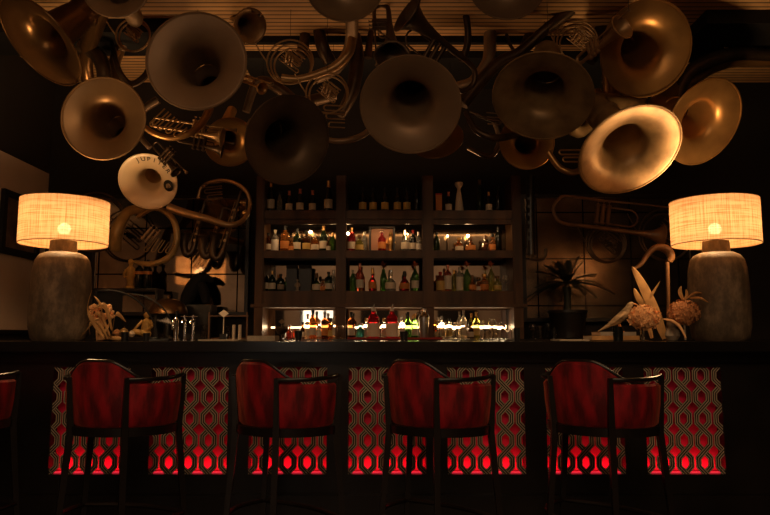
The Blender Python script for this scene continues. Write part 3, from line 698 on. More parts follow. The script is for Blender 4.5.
t = bigring('loop of thin dark tubing in front of the slats at the top middle', [(505, 30, 5.0), (512, 48, 5.0), (522, 52, 5.0), (530, 40, 5.0), (532, 22, 5.0), (520, 14, 5.0), (508, 22, 5.0)], .013, 'dark_metal', 'bugle')
t = bigring('arching dark tuba tube between the two topmost middle bells', [(418, -15, 4.9), (412, 8, 4.9), (385, 12, 4.95), (372, 30, 4.95), (368, 58, 4.95)], [.035, .03, .025, .022, .03], 'dark_metal', 'tuba')
t = bigring('upright dark tuba tube right of the bell-up baritone', [(455, -10, 4.7), (465, 12, 4.7), (468, 40, 4.75), (462, 62, 4.8)], [.022, .024, .026, .026], 'dark_metal', 'tuba')
t = bigring('dark tuba body behind the top left glare of the middle slats', [(322, -10, 4.95), (318, 20, 4.95), (322, 45, 4.95), (330, 62, 5.0)], [.03, .04, .05, .05], 'dark_metal', 'tuba')
t = bigring('tuba tubes standing behind the french horn at the top', [(285, -10, 5.0), (300, 14, 5.0), (305, 38, 5.0), (300, 55, 5.0)], [.03, .035, .04, .04], 'dark_metal', 'tuba')
t = bigring('dark tuba tube between the brown bell and the large warm brass bell', [(600, -20, 4.9), (598, 10, 4.9), (600, 40, 4.9), (590, 62, 4.9)], [.05, .055, .05, .04], 'dark_metal', 'tuba')
t = bigring('thick dark tube hanging upright left of the middle bell', [(354, 35, 5.0), (357, 60, 5.0), (352, 92, 5.0), (340, 116, 5.0)], [.05, .055, .05, .035], 'dark_metal', 'tuba')
t = bigring('dark bent tube between the large grey bell and the darkest bell', [(246, 112, 5.1), (258, 82, 5.1), (278, 88, 5.1), (296, 104, 5.15)], [.03, .035, .045, .05], 'dark_metal', 'tuba')
t = bigring('dark bent tube above the cream lettered bell, left of the trumpets', [(150, 148, 5.2), (138, 132, 5.2), (142, 112, 5.2), (158, 100, 5.2)], [.02, .024, .03, .034], 'dark_metal', 'tuba')
t = bigring('dark tube bend under the valves right of the middle bell', [(468, 148, 5.1), (490, 156, 5.1), (500, 140, 5.1), (494, 118, 5.1)], [.015, .02, .024, .028], 'dark_metal', 'tuba')
# saxophones hanging before the left mirror
def sax(label, top, bot, Y, m, bell=1):
    a, b = P(*top, Y), P(*bot, Y); d = (b - a).normalized(); L = (b - a).length; t = thing('saxophone', label, 'saxophone', a, 'saxophones hung before the left mirror')
    sd = V(bell, .15, -.2); sd = (sd - d * sd.dot(d)).normalized(); h = .035
    pts = [a, a + d * L * .5, b - d * h, b + sd * h - d * .0 + d * .012, b - d * h + sd * 2 * h, b - d * L * .22 + sd * 2.3 * h]
    bm = B(); tube(bm, pts, [.010, .017, .025, .028, .03, .034], 14, 6); obj('body', bm, m, t)
    e = pts[-1]; n = (pts[-1] - pts[-2]).normalized()
    obj('bell', bell_mesh(e + n * .06, .058, n, [(1, 0), (.88, .12), (.74, .4), (.62, .8), (.57, 1.2)], seg=28, th=.002), m, t)
    bm = B(); 
    for k in range(5): 
        q = a + d * L * (.25 + .12 * k); 
        lathe(bm, [(.001, .0), (.012, 0), (.012, .004), (.001, .004)], q + V(0, 0, -.026), V(0, .1, -1), 10)
    tube(bm, [a + d * L * .12 + V(-.016, 0, -.018), a + d * L * .85 + V(-.026, 0, -.024)], .0035, 6, 0); obj('keywork', bm, 'brass', t)
    bm = B(); tube(bm, [a, a - d * .03, a - d * .04 + sd * -.03, a - d * .03 - sd * .07], [.010, .009, .008, .006], 8, 5); obj('neck', bm, m, t)
    return t
sax('black saxophone hanging on the left of the three before the mirror', (204, 205), (192, 254), 5.45, 'dark_metal', -1)
sax('saxophone with golden bell hanging in the middle of the three', (222, 212), (210, 256), 5.4, 'dim_bell', -1)
sax('saxophone hanging nearest the shelves, tilted to the right at its top', (240, 195), (220, 258), 5.35, 'dark_metal', -1)
# clarinet
a, b = P(530.5, 176, 5.5), P(531, 255, 5.5); t = thing('clarinet', 'black bass clarinet hanging upright beside the shelves', 'clarinet', b)
bm = B(); tube(bm, [a, b], [.030, .036], 14, 0); obj('body', bm, 'black', t)
bm = B(); tube(bm, [b, b + V(.0, -.03), b + V(.06, -.04), b + V(.11, -.02), b + V(.12, .05)], [.012, .012, .012, .012, .014], 8, 5); obj('crook', bm, 'dark_metal', t)
bm = B(); tube(bm, [a + V(-.036, -.03, -.02), b + V(-.04, .05, -.02)], .004, 6, 0)
for k in range(8): lathe(bm, [(.001, 0), (.014, 0), (.014, .005), (.001, .005)], a.lerp(b, .1 + .1 * k) + V(-.02, 0, -.035), V(-.3, 0, -1), 10)
obj('keywork', bm, 'black_plastic', t)
# every hung instrument gets its wire to the ceiling
def hang(t, dx=0.0):
    ch = [c for c in t.children if c.type == 'MESH']; best = None
    for c in ch:
        for v in c.data.vertices:
            q = v.co + Vector(t['o'])
            if best is None or q.z > best.z: best = q.copy()
    if best and best.z < H - .02:
        bm = B(); tube(bm, [best - Vector((0, 0, .004)), Vector((best.x, best.y, H))], .0016, 5, 0); obj('hanging_wire', bm, 'matte_black', t)
for o in [o for o in sc.objects if o.get('category') in ('brass instrument', 'saxophone', 'clarinet')]: hang(o)
# ------------------------------------------------------------------ back bar: mirrors, counter, cabinet
M['mirror_left'] = mirror_mat('mirror_left', .40, .40, P(220.7, 250, 5.92).x, P(385, 246, 5.92).z, rough=.06)
M['mirror_right'] = mirror_mat('mirror_right', .405, .405, P(549, 250, 5.92).x, P(385, 269, 5.92).z, tint=(.25, .185, .135), foxing=.4, rough=.22)
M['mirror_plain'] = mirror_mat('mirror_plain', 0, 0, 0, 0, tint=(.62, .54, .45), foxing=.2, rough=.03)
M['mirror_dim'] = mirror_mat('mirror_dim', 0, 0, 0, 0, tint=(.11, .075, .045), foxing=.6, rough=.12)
def pz(row, Y): return P(385, row, Y).z
def pxx(px, Y): return P(px, 260, Y).x
def mirror(name, label, x0, x1, z0, z1, m, fm='black', fw=.03, y=5.92):
    t = thing(name, label, 'mirror', ((x0 + x1) / 2, y, z0))
    obj('mirror_plate', box(B(), x0, x1, y, y + .012, z0, z1), m, t, False)
    bm = B(); box(bm, x0 - fw, x0, y - .02, y + .075, z0 - fw, z1 + fw); box(bm, x1, x1 + fw, y - .02, y + .075, z0 - fw, z1 + fw)
    box(bm, x0, x1, y - .02, y + .075, z0 - fw, z0); box(bm, x0, x1, y - .02, y + .075, z1, z1 + fw); obj('frame', bm, fm, t, False)
mirror('wall_mirror', 'antique tiled mirror on the wall left of the bottle shelves', pxx(96, 5.92), pxx(245.5, 5.92), pz(312, 5.92), pz(199, 5.92), 'mirror_left')
mirror('wall_mirror', 'foxed pinkish tiled mirror on the wall right of the bottle shelves', pxx(525.5, 5.92), pxx(690, 5.92), pz(318, 5.92), pz(198, 5.92), 'mirror_right')
CZ = 1.125
t = thing('back_counter', 'dark back counter below the bottle shelves and mirrors', 'counter', (0, 5.3, 0))
obj('body', box(B(), XL + .005, 3.2, 5.36, 5.90, 0, CZ - .035), 'black', t, False)
obj('countertop', box(B(), XL + .005, 3.2, 5.32, 5.915, CZ - .035, CZ, .004), 'bar_top', t, False)
# cabinet
CF, CB_ = 5.58, 5.90
cab = thing('bottle_cabinet', 'tall dark wooden bottle cabinet with three bays of shelves and mirrored back', 'cabinet', (pxx(387, CF), CF, CZ))
def cx_(px): return pxx(px, CF)
zt, zm, zb = pz(210.5, CF), pz(250.5, CF), pz(291, CF)
ztu, zmu, zbu = pz(224, CF), pz(258, CF), pz(304, CF)
ZTOP = pz(176, CF)
posts = [(255.5, 264), (336, 346), (422.5, 433.5), (512.5, 522)]
for i, (a, b) in enumerate(posts):
    bm = B(); box(bm, cx_(a), cx_(b), CF - .02, CF + .05, CZ + .002, ZTOP, .004)
    if i in (0, 3): box(bm, cx_(a) + .003, cx_(b) - .003, CF + .05, CB_, CZ + .002, ZTOP)
    else: box(bm, cx_(a) + .012, cx_(b) - .012, CF + .05, CB_, zbu, ZTOP)
    box(bm, cx_(a) + .012, cx_(b) - .012, CF - .028, CF - .02, zbu, ZTOP - .01)
    obj('post', bm, 'cab_wood', cab, False)
for nm, z1, z0 in (('top', zt, ztu), ('middle', zm, zmu), ('bottom', zb, zbu)):
    for i in range(3):
        x0, x1 = cx_(posts[i][1]), cx_(posts[i + 1][0])
        bm = B(); box(bm, x0, x1, CF, CB_, z1 - .022, z1)
        box(bm, x0, x1, CF - .012, CF + .012, (z0 + .04 if nm == 'top' else z0), z1, .003)
        if nm == 'top': box(bm, x0, x1, CF + .004, CF + .03, z0, z0 + .05, .003)
        obj('shelf', bm, 'cab_wood', cab, False)
bm = B(); box(bm, cx_(255.5) - .03, cx_(522) + .03, CF - .035, CB_, zbu - .028, zbu - .001, .004); obj('cornice', bm, 'cab_wood', cab, False)
for i in range(3):
    x0, x1 = cx_(posts[i][1]), cx_(posts[i + 1][0])
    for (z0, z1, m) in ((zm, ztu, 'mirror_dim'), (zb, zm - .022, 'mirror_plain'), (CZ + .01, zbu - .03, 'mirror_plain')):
        obj('mirror_panel', box(B(), x0, x1, CB_ - .012, CB_ - .004, z0, z1), m, cab, False)
    obj('back_board', box(B(), x0, x1, CB_ - .01, CB_, zt, ZTOP), 'matte_black', cab, False)
# LED strip along the foot of the backsplash mirror
M['led_warm'] = mat('warm_led', (1, .8, .5), .5, emit=(1, .66, .36), estr=4)
for i in range(3):
    x0, x1 = cx_(posts[i][1]) + .02, cx_(posts[i + 1][0]) - .02
    t = tag(obj('strip_light', box(B(), x0, x1, 5.868, 5.880, pz(328.4, 5.87), pz(326.6, 5.87)), 'led_warm', None, False, loc=((x0 + x1) / 2, 5.87, pz(329, 5.87))), 'glowing strip light low on the mirror behind the %s bottles on the counter' % ('left', 'middle', 'right')[i], 'strip light', 'strip lights behind the counter bottles')
    bk = area('strip_light_glow', ((x0 + x1) / 2, 5.862, pz(327, 5.87)), (R_(-90), 0, 0), x1 - x0, .02, .9, (1, .66, .36))
for i in range(3):
    xa_, xb_ = cx_(posts[i][1]) + .05, cx_(posts[i + 1][0]) - .05
    for z_, e_ in ((ztu - .006, .42),): area('shelf_light', ((xa_ + xb_) / 2, CF + .035, z_), (R_(24), 0, 0), xb_ - xa_, .01, e_, (1, .60, .28))
# small shelf bulbs
for k, (px, py, lab) in enumerate([(310.5, 232, 'left of two glowing bulbs in the left half of the middle shelf'), (348, 233.5, 'glowing bulb at the left edge of the middle bay, behind the amber bottle'), (407, 234, 'glowing bulb behind the decanter in the middle bay'), (447.5, 236, 'left glowing bulb in the right bay of the middle shelf'), (468, 236, 'brighter right glowing bulb in the right bay of the middle shelf'), (333, 234, 'faint glowing bulb by the post in the left bay')]):
    c = P(px, py, 5.84); r = (.014, .013, .009, .009, .014, .009)[k]
    z = zm; t = thing('mini_lamp', lab, 'lamp', (c.x, c.y, z), 'small glowing bulbs on the middle shelf')
    bm = B(); ball(bm, c, r); obj('bulb', bm, 'bulb', t)
    bm = B(); lathe(bm, [(.001, z - c.z), (.016, z - c.z), (.016, z - c.z + .006), (.004, z - c.z + .01), (.004, -r)], c, (0, 0, 1), 12); obj('stem', bm, 'dark_metal', t)
    l = bpy.data.lights.new('mini_lamp_light', 'POINT'); l.energy = (.45, .35, .2, .2, .45, .12)[k]; l.color = (1, .58, .24); l.shadow_soft_size = .02
    lo = bpy.data.objects.new('mini_lamp_light', l); link(lo); lo.location = c + Vector((0, -.035, .0))
# ------------------------------------------------------------------ bottles
SH = {  # profiles: (radius, height) in units of total height, radius relative to body radius
 'wine': [(.0, 0), (.92, 0), (1, .02), (1, .58), (.93, .64), (.55, .73), (.36, .80), (.34, .96), (.40, .965), (.40, .99), (.3, 1)],
 'champ': [(.0, 0), (.93, 0), (1, .02), (1, .45), (.95, .54), (.70, .67), (.45, .78), (.36, .88), (.36, .97), (.40, .975), (.38, 1)],
 'spirit': [(.0, 0), (.95, 0), (1, .02), (1, .64), (.9, .70), (.45, .76), (.33, .80), (.33, .90), (.40, .905), (.40, 1), (.3, 1)],
 'round': [(.0, 0), (.8, 0), (.95, .08), (1, .25), (.95, .42), (.6, .56), (.32, .62), (.27, .72), (.36, .74), (.40, .86), (.30, .98), (.0, 1)],
 'slim': [(.0, 0), (.92, 0), (1, .03), (1, .5), (.8, .62), (.5, .74), (.42, .84), (.42, .97), (.5, .975), (.5, 1)],
 'squat': [(.0, 0), (.95, 0), (1, .04), (1, .5), (.92, .6), (.45, .68), (.36, .72), (.36, .84), (.5, .85), (.5, 1), (.4, 1)],
 'ornate': [(.0, 0), (1, 0), (1, .10), (.86, .30), (.70, .48), (.58, .60), (.40, .70), (.36, .78), (.75, .86), (.95, .93), (.85, .98), (.0, 1)],
 'aper': [(.0, 0), (.9, 0), (1, .03), (1, .48), (.88, .56), (.97, .62), (.8, .68), (.40, .76), (.34, .84), (.34, .93), (.0, .93)],
}
PROTO = {}
def bottle_parts(t, kind, h, r, glass, label, cap, sq=False, pourer=False, lab_z=(.14, .42), flower=False):
    prof = SH[kind]; seg = 4 if sq else 20; k = 1.15 if sq else 1
    capz = .84 if kind not in ('round', 'champ', 'ornate') else {'round': .74, 'champ': .80, 'ornate': .86}[kind]
    body = [(max(a * r * k, .0005), b * h) for a, b in prof if b <= capz + .001]
    if body[-1][1] < capz * h - .001:
        nx = next((a, b) for a, b in prof if b > capz); pv = [(a, b) for a, b in prof if b <= capz][-1]
        body.append(((pv[0] + (nx[0] - pv[0]) * (capz - pv[1]) / (nx[1] - pv[1])) * r * k, capz * h))
    bm = lathe(B(), body, (0, 0, 0), (0, 0, 1), seg)
    if sq:
        bmesh.ops.rotate(bm, verts=bm.verts, matrix=Matrix.Rotation(R_(45), 3, 'Z'))
        bmesh.ops.bevel(bm, geom=[e for e in bm.edges if abs(e.verts[0].co.z - e.verts[1].co.z) > h * .2], offset=r * .18, segments=2, affect='EDGES')
    obj('glass_body', bm, glass, t)
    cp = [(body[-1][0] + .0008, capz * h - .0005)] + [(a * r * k + .0008, b * h) for a, b in prof if b > capz]; cp.append((.0005, cp[-1][1]))
    if not flower: obj('cap', lathe(B(), cp, seg=14), cap, t)
    if label:
        z0, z1 = lab_z[0] * h, lab_z[1] * h
        if sq: 
            e = r * k * .78; bm = box(B(), -e * .8, e * .8, -e * 1.045 - .001, -e * .98, z0, z1)
        else:
            def rad(z):
                for (a0, b0), (a1, b1) in zip(prof, prof[1:]):
                    if b0 * h <= z <= b1 * h and b1 > b0: return (a0 + (a1 - a0) * (z / h - b0) / (b1 - b0)) * r
                return r
            zs = [z0 + (z1 - z0) * i / 4 for i in range(5)]; bm = B(); u = []
            for z in zs: u.append([bm.verts.new(((rad(z) + .0012) * math.sin(R_(d)), -(rad(z) + .0012) * math.cos(R_(d)), z)) for d in range(-80, 81, 16)])
            for p_, q_ in zip(u, u[1:]):
                for i in range(len(p_) - 1): bm.faces.new((p_[i], p_[i + 1], q_[i + 1], q_[i]))
        obj('label_paper', bm, label, t)
    if pourer:
        bm = B(); tube(bm, [(0, 0, .92 * h), (0, 0, .98 * h), (.008, 0, 1.06 * h)], [.008, .005, .003], 8, 3); obj('pourer', bm, 'steel', t)
    if flower:
        bm = B(); rr = random.Random(3)
        for i in range(26):
            a, e = rr.uniform(0, 6.28), rr.uniform(-.1, 1.3); d = Vector((math.cos(a) * math.cos(e), math.sin(a) * math.cos(e), math.sin(e)))
            s_ = d.cross(Vector((0, 0, 1))).normalized() * .008; o = Vector((0, 0, h * .97)); 
            vs = [bm.verts.new(o), bm.verts.new(o + d * .026 + s_), bm.verts.new(o + d * .046), bm.verts.new(o + d * .026 - s_)]; bm.faces.new(vs)
        ball(bm, (0, 0, h * .97), .010, 1)
        obj('flower', bm, 'orange_fl', t)
        bm = B(); tube(bm, [(0, 0, h * .3), (.003, 0, h * .96)], .0025, 6, 0); obj('stem', bm, 'green', t)
def bottle(px, base_z, Y, top_row, width, kind, glass, lab, cap, desc, where, group, name='bottle', cat='bottle', **kw):
    x = P(px, 300 if base_z < 1.3 else 240, Y).x
    zc = Y / math.cos(PITCH); ztop = P(px, top_row, Y).z; h = max(.05, ztop - base_z); r = width / 2 / F * Y
    # a bottle of the same make is copied at its own size
    key = (kind, glass, lab, cap, tuple(sorted((k, str(v)) for k, v in kw.items())))
    label = (desc + (', ' if where[:2] in ('to', 'mi', 'bo', 'ba') else ' ') + where).strip()
    if key in PROTO:
        p, h0, r0 = PROTO[key]
        t = copy_thing(p, (x, Y, base_z + .0005), label, group); t.scale = (r / r0, r / r0, h / h0)
    else:
        t = bpy.data.objects.new(name, None); link(t); t.empty_display_size = .03; tag(t, label, cat, group)
        bottle_parts(t, kind, h, r, glass, lab, cap, **kw); t.location = (x, Y, base_z + .0005); PROTO[key] = (t, h, r)
        t.name = name
    return t
Yb = 5.72
gt = 'bottles on the top shelf'; gm = 'bottles on the middle shelf'; gb = 'bottles on the bottom shelf'; gc = 'bottles on the back counter'
def row(items, z, shelf, group):
    cnt = {}
    for it in items:
        px = it[0]; bay = 'left' if px < 340 else ('middle' if px < 428 else 'right'); cnt[bay] = cnt.get(bay, 0) + 1
        it = it + ({},) if not isinstance(it[-1], dict) else it
        px, top, wd, kind, gl, lab, cap, desc, kw = it
        bottle(px, z, kw.pop('Y', Yb), top, wd, kind, gl, lab, cap, desc, '%s, %s bay, %s from left' % (shelf, bay, ORD[cnt[bay] - 1]), group, **kw)
CH = 'dark champagne bottle with cream label and foil neck'
row([(270, 181, 8, 'champ', 'black_glass', 'paper', 'gold_foil', CH), (279, 192, 6, 'slim', 'clear', None, 'black_plastic', 'slim dim clear bottle'),
     (288.5, 191, 7, 'champ', 'black_glass', 'paper', 'pink_foil', CH), (299.5, 189, 7.5, 'champ', 'black_glass', 'paper', 'pink_foil', CH),
     (312, 190.5, 7, 'champ', 'black_glass', 'paper', 'pink_foil', CH), (328, 181, 8.5, 'champ', 'black_glass', 'paper', 'gold_foil', 'taller dark champagne bottle with cream label')] +
    [(x, 188, 7.5, 'wine', 'black_glass', 'yellow_lab', 'black_plastic', 'dark bottle with a small yellow shield label') for x in (362.5, 373, 385, 397.5, 407)] +
    [(417, 184, 7, 'wine', 'black_glass', None, 'black_plastic', 'unlit dark bottle'),
     (449, 192, 6.5, 'champ', 'black_glass', 'paper', 'pink_foil', CH),
     (459.5, 182, 9, 'ornate', 'paper', None, 'paper', 'white patterned ceramic bottle with flared stopper'),
     (480.5, 180, 7.5, 'slim', 'dkgreen', None, 'dark_metal', 'tall dim long-necked bottle'), (489.5, 192, 6.5, 'champ', 'black_glass', 'paper', 'gold_foil', CH),
     (499, 186, 7, 'wine', 'black_glass', None, 'black_plastic', 'unlit dark bottle')], zt, 'top shelf', gt)
t = thing('gift_box', 'orange cardboard bottle box on the top shelf, right bay', 'box', (cx_(440.5), Yb, zt))
e = .026; x = cx_(440.5) + .0; zz = pz(194, Yb)
obj('carton', box(B(), x - e, x + e, Yb - e, Yb + e, zt + .0005, zz - .012, .002), 'orange_lab', t, False); obj('lid', box(B(), x - e - .001, x + e + .001, Yb - e - .001, Yb + e + .001, zz - .014, zz, .002), 'red_lab', t, False)
row([(268.5, 233, 7, 'spirit', 'brown', 'paper', 'black_plastic', 'brown bottle with pale label'), (275, 230, 7.5, 'spirit', 'clear', 'white', 'paper', 'clear bottle with tall white label', dict(lab_z=(.08, .56))),
     (285, 226, 9, 'spirit', 'amber', 'orange_lab', 'black_plastic', 'glowing amber bottle with orange label'), (291.5, 238, 6.5, 'squat', 'amber', 'orange_lab', 'wood', 'short amber bottle'),
     (297, 229, 7.5, 'wine', 'dkgreen', 'paper', 'black_plastic', 'dark green bottle'), (306.5, 231, 8, 'spirit', 'brown', 'yellow_lab', 'black_plastic', 'brown bottle with yellow label'),
     (315, 234, 8, 'spirit', 'amber', 'paper', 'white', 'amber bottle with cream label'), (323.5, 226, 8, 'wine', 'dkgreen', 'paper', 'gold_foil', 'dark green bottle with cream label'), (328.5, 238, 6, 'squat', 'brown', 'paper', 'wood', 'short brown bottle'), (333, 233, 6.5, 'wine', 'green', None, 'gold_foil', 'yellow-green bottle'),
     (351.5, 228, 8, 'spirit', 'ruby', 'paper', 'gold_foil', 'red bottle with cream label'), (359.5, 235, 9, 'squat', 'olive', 'yellow_lab', 'wood', 'squat olive-yellow bottle'), (364.5, 232, 5.5, 'slim', 'clear', None, 'steel', 'slim clear bottle'),
     (405.5, 229, 9, 'round', 'clear', 'paper', 'glass', 'bright crystal decanter'), (413, 230, 7, 'wine', 'black_glass', 'paper', 'red_lab', 'dark bottle'), (418.5, 232, 6, 'spirit', 'clear', 'white', 'steel', 'clear bottle beside the post'),
     (436.5, 232, 6.5, 'wine', 'dkgreen', None, 'black_plastic', 'dark green bottle'), (459, 238, 8, 'squat', 'amber', 'paper', 'gold_foil', 'glowing amber bottle with cream label'), (470.5, 236, 10, 'round', 'brown', 'orange_lab', 'wood', 'round brown decanter'),
     (485.5, 235, 8, 'round', 'brown', None, 'wood', 'dark red round decanter'), (492.5, 234, 7, 'squat', 'amber', 'orange_lab', 'black_plastic', 'amber bottle with orange label'), (498, 227, 7.5, 'wine', 'black_glass', None, 'black_plastic', 'tall dark bottle')], zm, 'middle shelf', gm)
FL = dict(flower=True, Y=5.80)
row([(265.5, 270, 8, 'spirit', 'black_glass', 'paper', 'black_plastic', 'black bottle with cream label'), (273, 271, 7, 'wine', 'dkgreen', 'paper', 'gold_foil', 'dark green bottle'), (281.5, 274, 7, 'spirit', 'dkgreen', 'stone', 'black_plastic', 'dark bottle with grey label'),
     (317, 273, 9, 'round', 'dkgreen', 'paper', 'wood', 'round dark bottle with round cream label', dict(lab_z=(.1, .4))), (323.5, 279, 6, 'squat', 'amber', 'orange_lab', 'wood', 'short amber bottle'), (329, 272, 8, 'spirit', 'dkgreen', 'paper', 'black_plastic', 'dark bottle with cream label'), (333.8, 270, 5, 'slim', 'clear', None, 'steel', 'slim clear bottle'),
     (353, 270, 7, 'wine', 'green', None, 'paper', 'bright green bottle'), (360, 263, 8, 'wine', 'rose', 'paper', 'pink_foil', 'tall pink bottle with cream label'), (372.5, 268, 8, 'round', 'ruby', 'orange_lab', 'gold_foil', 'red bottle with orange label'), (383.5, 265, 7, 'slim', 'green', None, 'green', 'green vase holding an orange flower', FL),
     (390.5, 270, 11, 'round', 'clear', 'paper', 'glass', 'clear round decanter with pale label'), (404.5, 271, 10, 'round', 'ruby', 'orange_lab', 'black_plastic', 'dark red decanter'), (415, 265, 7.5, 'wine', 'green', 'paper', 'green', 'green flask holding an orange flower', FL),
     (440, 272, 8.5, 'spirit', 'amber', 'yellow_lab', 'red_lab', 'amber bottle with yellow label and red cap', dict(lab_z=(.08, .55))), (447.5, 265, 7.5, 'spirit', 'rose', 'paper', 'pink_foil', 'pink bottle with cream label', dict(lab_z=(.1, .6))), (453.5, 270, 6, 'wine', 'olive', None, 'gold_foil', 'olive bottle'),
     (459, 267, 7.5, 'spirit', 'clear', 'paper', 'paper', 'tall clear bottle with long cream label', dict(lab_z=(.06, .6))), (466.5, 265, 7.5, 'wine', 'green', None, 'green', 'green bottle-vase holding an orange flower', FL), (471.5, 275, 9, 'round', 'amber', 'orange_lab', 'wood', 'round amber bottle'),
     (477.5, 279, 6, 'squat', 'amber', 'paper', 'black_plastic', 'short amber bottle'), (483.5, 274, 9, 'squat', 'amber', 'orange_lab', 'gold_foil', 'broad amber bottle with gold cap'), (490.5, 265, 7, 'wine', 'olive', None, 'green', 'yellow-green vase holding an orange flower', FL), (496.5, 276, 8.5, 'squat', 'olive', 'yellow_lab', 'wood', 'broad olive bottle with yellow label')], zb, 'bottom shelf', gb)
# dark boxes, boxed decanter, figurine
for px0, px1, r0, z, lab in ((286.5, 297, 265, zb, 'left of two black bottle boxes on the bottom shelf'), (299, 311, 265, zb, 'right of two black bottle boxes on the bottom shelf')):
    x0, x1 = pxx(px0, 5.7), pxx(px1, 5.7); t = thing('bottle_box', lab, 'box', ((x0 + x1) / 2, 5.74, z), 'black boxes on the bottom shelf')
    z1 = pz(r0, 5.7); obj('carton', box(B(), x0, x1, 5.70, 5.78, z + .0005, z1 - .03, .003), 'black_plastic', t, False); obj('lid', box(B(), x0 - .001, x1 + .001, 5.699, 5.781, z1 - .03, z1, .003), 'matte_black', t, False)
x0, x1 = pxx(369, 5.7), pxx(395, 5.7); z1 = pz(226, 5.7)
t = thing('presentation_box', 'open dark presentation box with pink lining on the middle shelf', 'box', ((x0 + x1) / 2, 5.76, zm))
bm = B(); box(bm, x0, x0 + .014, 5.72, 5.80, zm + .0005, z1); box(bm, x1 - .014, x1, 5.72, 5.80, zm + .0005, z1); box(bm, x0 + .014, x1 - .014, 5.72, 5.80, z1 - .012, z1); box(bm, x0 + .014, x1 - .014, 5.72, 5.80, zm + .0005, zm + .008); box(bm, x0 + .014, x1 - .014, 5.795, 5.80, zm + .008, z1 - .012)
obj('casing', bm, 'black_plastic', t, False); M['lining'] = mat('pink_lining', (.75, .40, .24), .7); obj('lining', box(B(), x0 + .015, x1 - .015, 5.788, 5.794, zm + .009, z1 - .013), 'lining', t, False)
bottle(382, zm + .008, 5.755, 229, 8, 'squat', 'ruby', 'orange_lab', 'glass', 'red cognac decanter', 'standing inside the open presentation box', gm)
def figurine(label, px, z, Y, top, m, name='figurine'):
    x = pxx(px, Y); h = P(px, top, Y).z - z; t = thing(name, label, 'figurine', (x, Y, z))
    bm = B(); lathe(bm, [(.001, 0), (.16 * h, 0), (.17 * h, .06 * h), (.10 * h, .12 * h), (.11 * h, .3 * h), (.16 * h, .5 * h), (.15 * h, .66 * h), (.06 * h, .76 * h), (.05 * h, .8 * h), (.09 * h, .86 * h), (.09 * h, .94 * h), (.04 * h, .995 * h), (.001, h)], (x, Y, z + .0005), seg=14)
    for s in (-1, 1): tube(bm, [(x + s * .14 * h, Y, z + .64 * h), (x + s * .2 * h, Y - .04 * h, z + .45 * h), (x + s * .06 * h, Y - .13 * h, z + .38 * h)], [.05 * h, .042 * h, .03 * h], 8, 4)
    obj('figure_body', bm, m, t); return t
figurine('small pale figurine between the two black boxes', 297.8, zb, 5.65, 279, 'stone')
figurine('small gold figurine inside the presentation box', 390.5, zm + .008, 5.75, 232, 'gold_foil')
# wine glasses
def glass_parts(t, h, r, kind):
    if kind == 'wine': p = [(.0005, 0), (r * .8, 0), (r * .8, .003), (.004, .008), (.003, h * .5), (r * .5, h * .56), (r * .95, h * .70), (r, h * .82), (r * .82, h), (r * .82 - .0015, h), (r - .002, h * .82), (r * .93, h * .70), (r * .45, h * .575), (.0005, h * .56)]
    elif kind == 'coupe': p = [(.0005, 0), (r * .65, 0), (r * .65, .003), (.004, .008), (.003, h * .6), (r * .5, h * .66), (r * .9, h * .8), (r, h), (r - .002, h), (r * .85, h * .81), (.0005, h * .67)]
    else: p = [(.0005, 0), (r * .85, 0), (r, h), (r - .002, h), (r * .8, .01), (.0005, .01)]
    obj('bowl_and_stem' if kind != 'tumbler' else 'glass_wall', lathe(B(), p, seg=20), 'glass', t)
GP = {}
def drink_glass(px, z, Y, top, wd, kind, label, group):
    x = pxx(px, Y); h = P(px, top, Y).z - z; r = wd / 2 / F * Y
    if kind not in GP:
        m_ = B(); tmp = {'wine': 'wine_glass', 'coupe': 'coupe_glass', 'tumbler': 'tumbler'}[kind]
        holder = {}
        class D: pass
        if kind == 'wine': p = [(.0005, 0), (r * .8, 0), (r * .8, .003), (.004, .008), (.003, h * .5), (r * .5, h * .56), (r * .95, h * .70), (r, h * .82), (r * .82, h), (r * .82 - .0015, h), (r - .002, h * .82), (r * .93, h * .70), (r * .45, h * .575), (.0005, h * .56)]
        elif kind == 'coupe': p = [(.0005, 0), (r * .65, 0), (r * .65, .003), (.004, .008), (.003, h * .6), (r * .5, h * .66), (r * .9, h * .8), (r, h), (r - .002, h), (r * .85, h * .81), (.0005, h * .67)]
        else: p = [(.0005, 0), (r * .85, 0), (r, h), (r - .002, h), (r * .8, .01), (.0005, .01)]
        o = obj(tmp, lathe(m_, p, seg=20), 'glass'); GP[kind] = (o, h, r); s = (1, 1, 1)
    else:
        o0, h0, r0 = GP[kind]; o = o0.copy(); link(o); s = (r / r0, r / r0, h / h0)
    o.location = (x, Y, z + .0005); o.scale = s; tag(o, label, 'glass', group); return o
drink_glass(505.5, zb, 5.70, 275, 7, 'wine', 'wine glass at the right end of the bottom shelf', None)
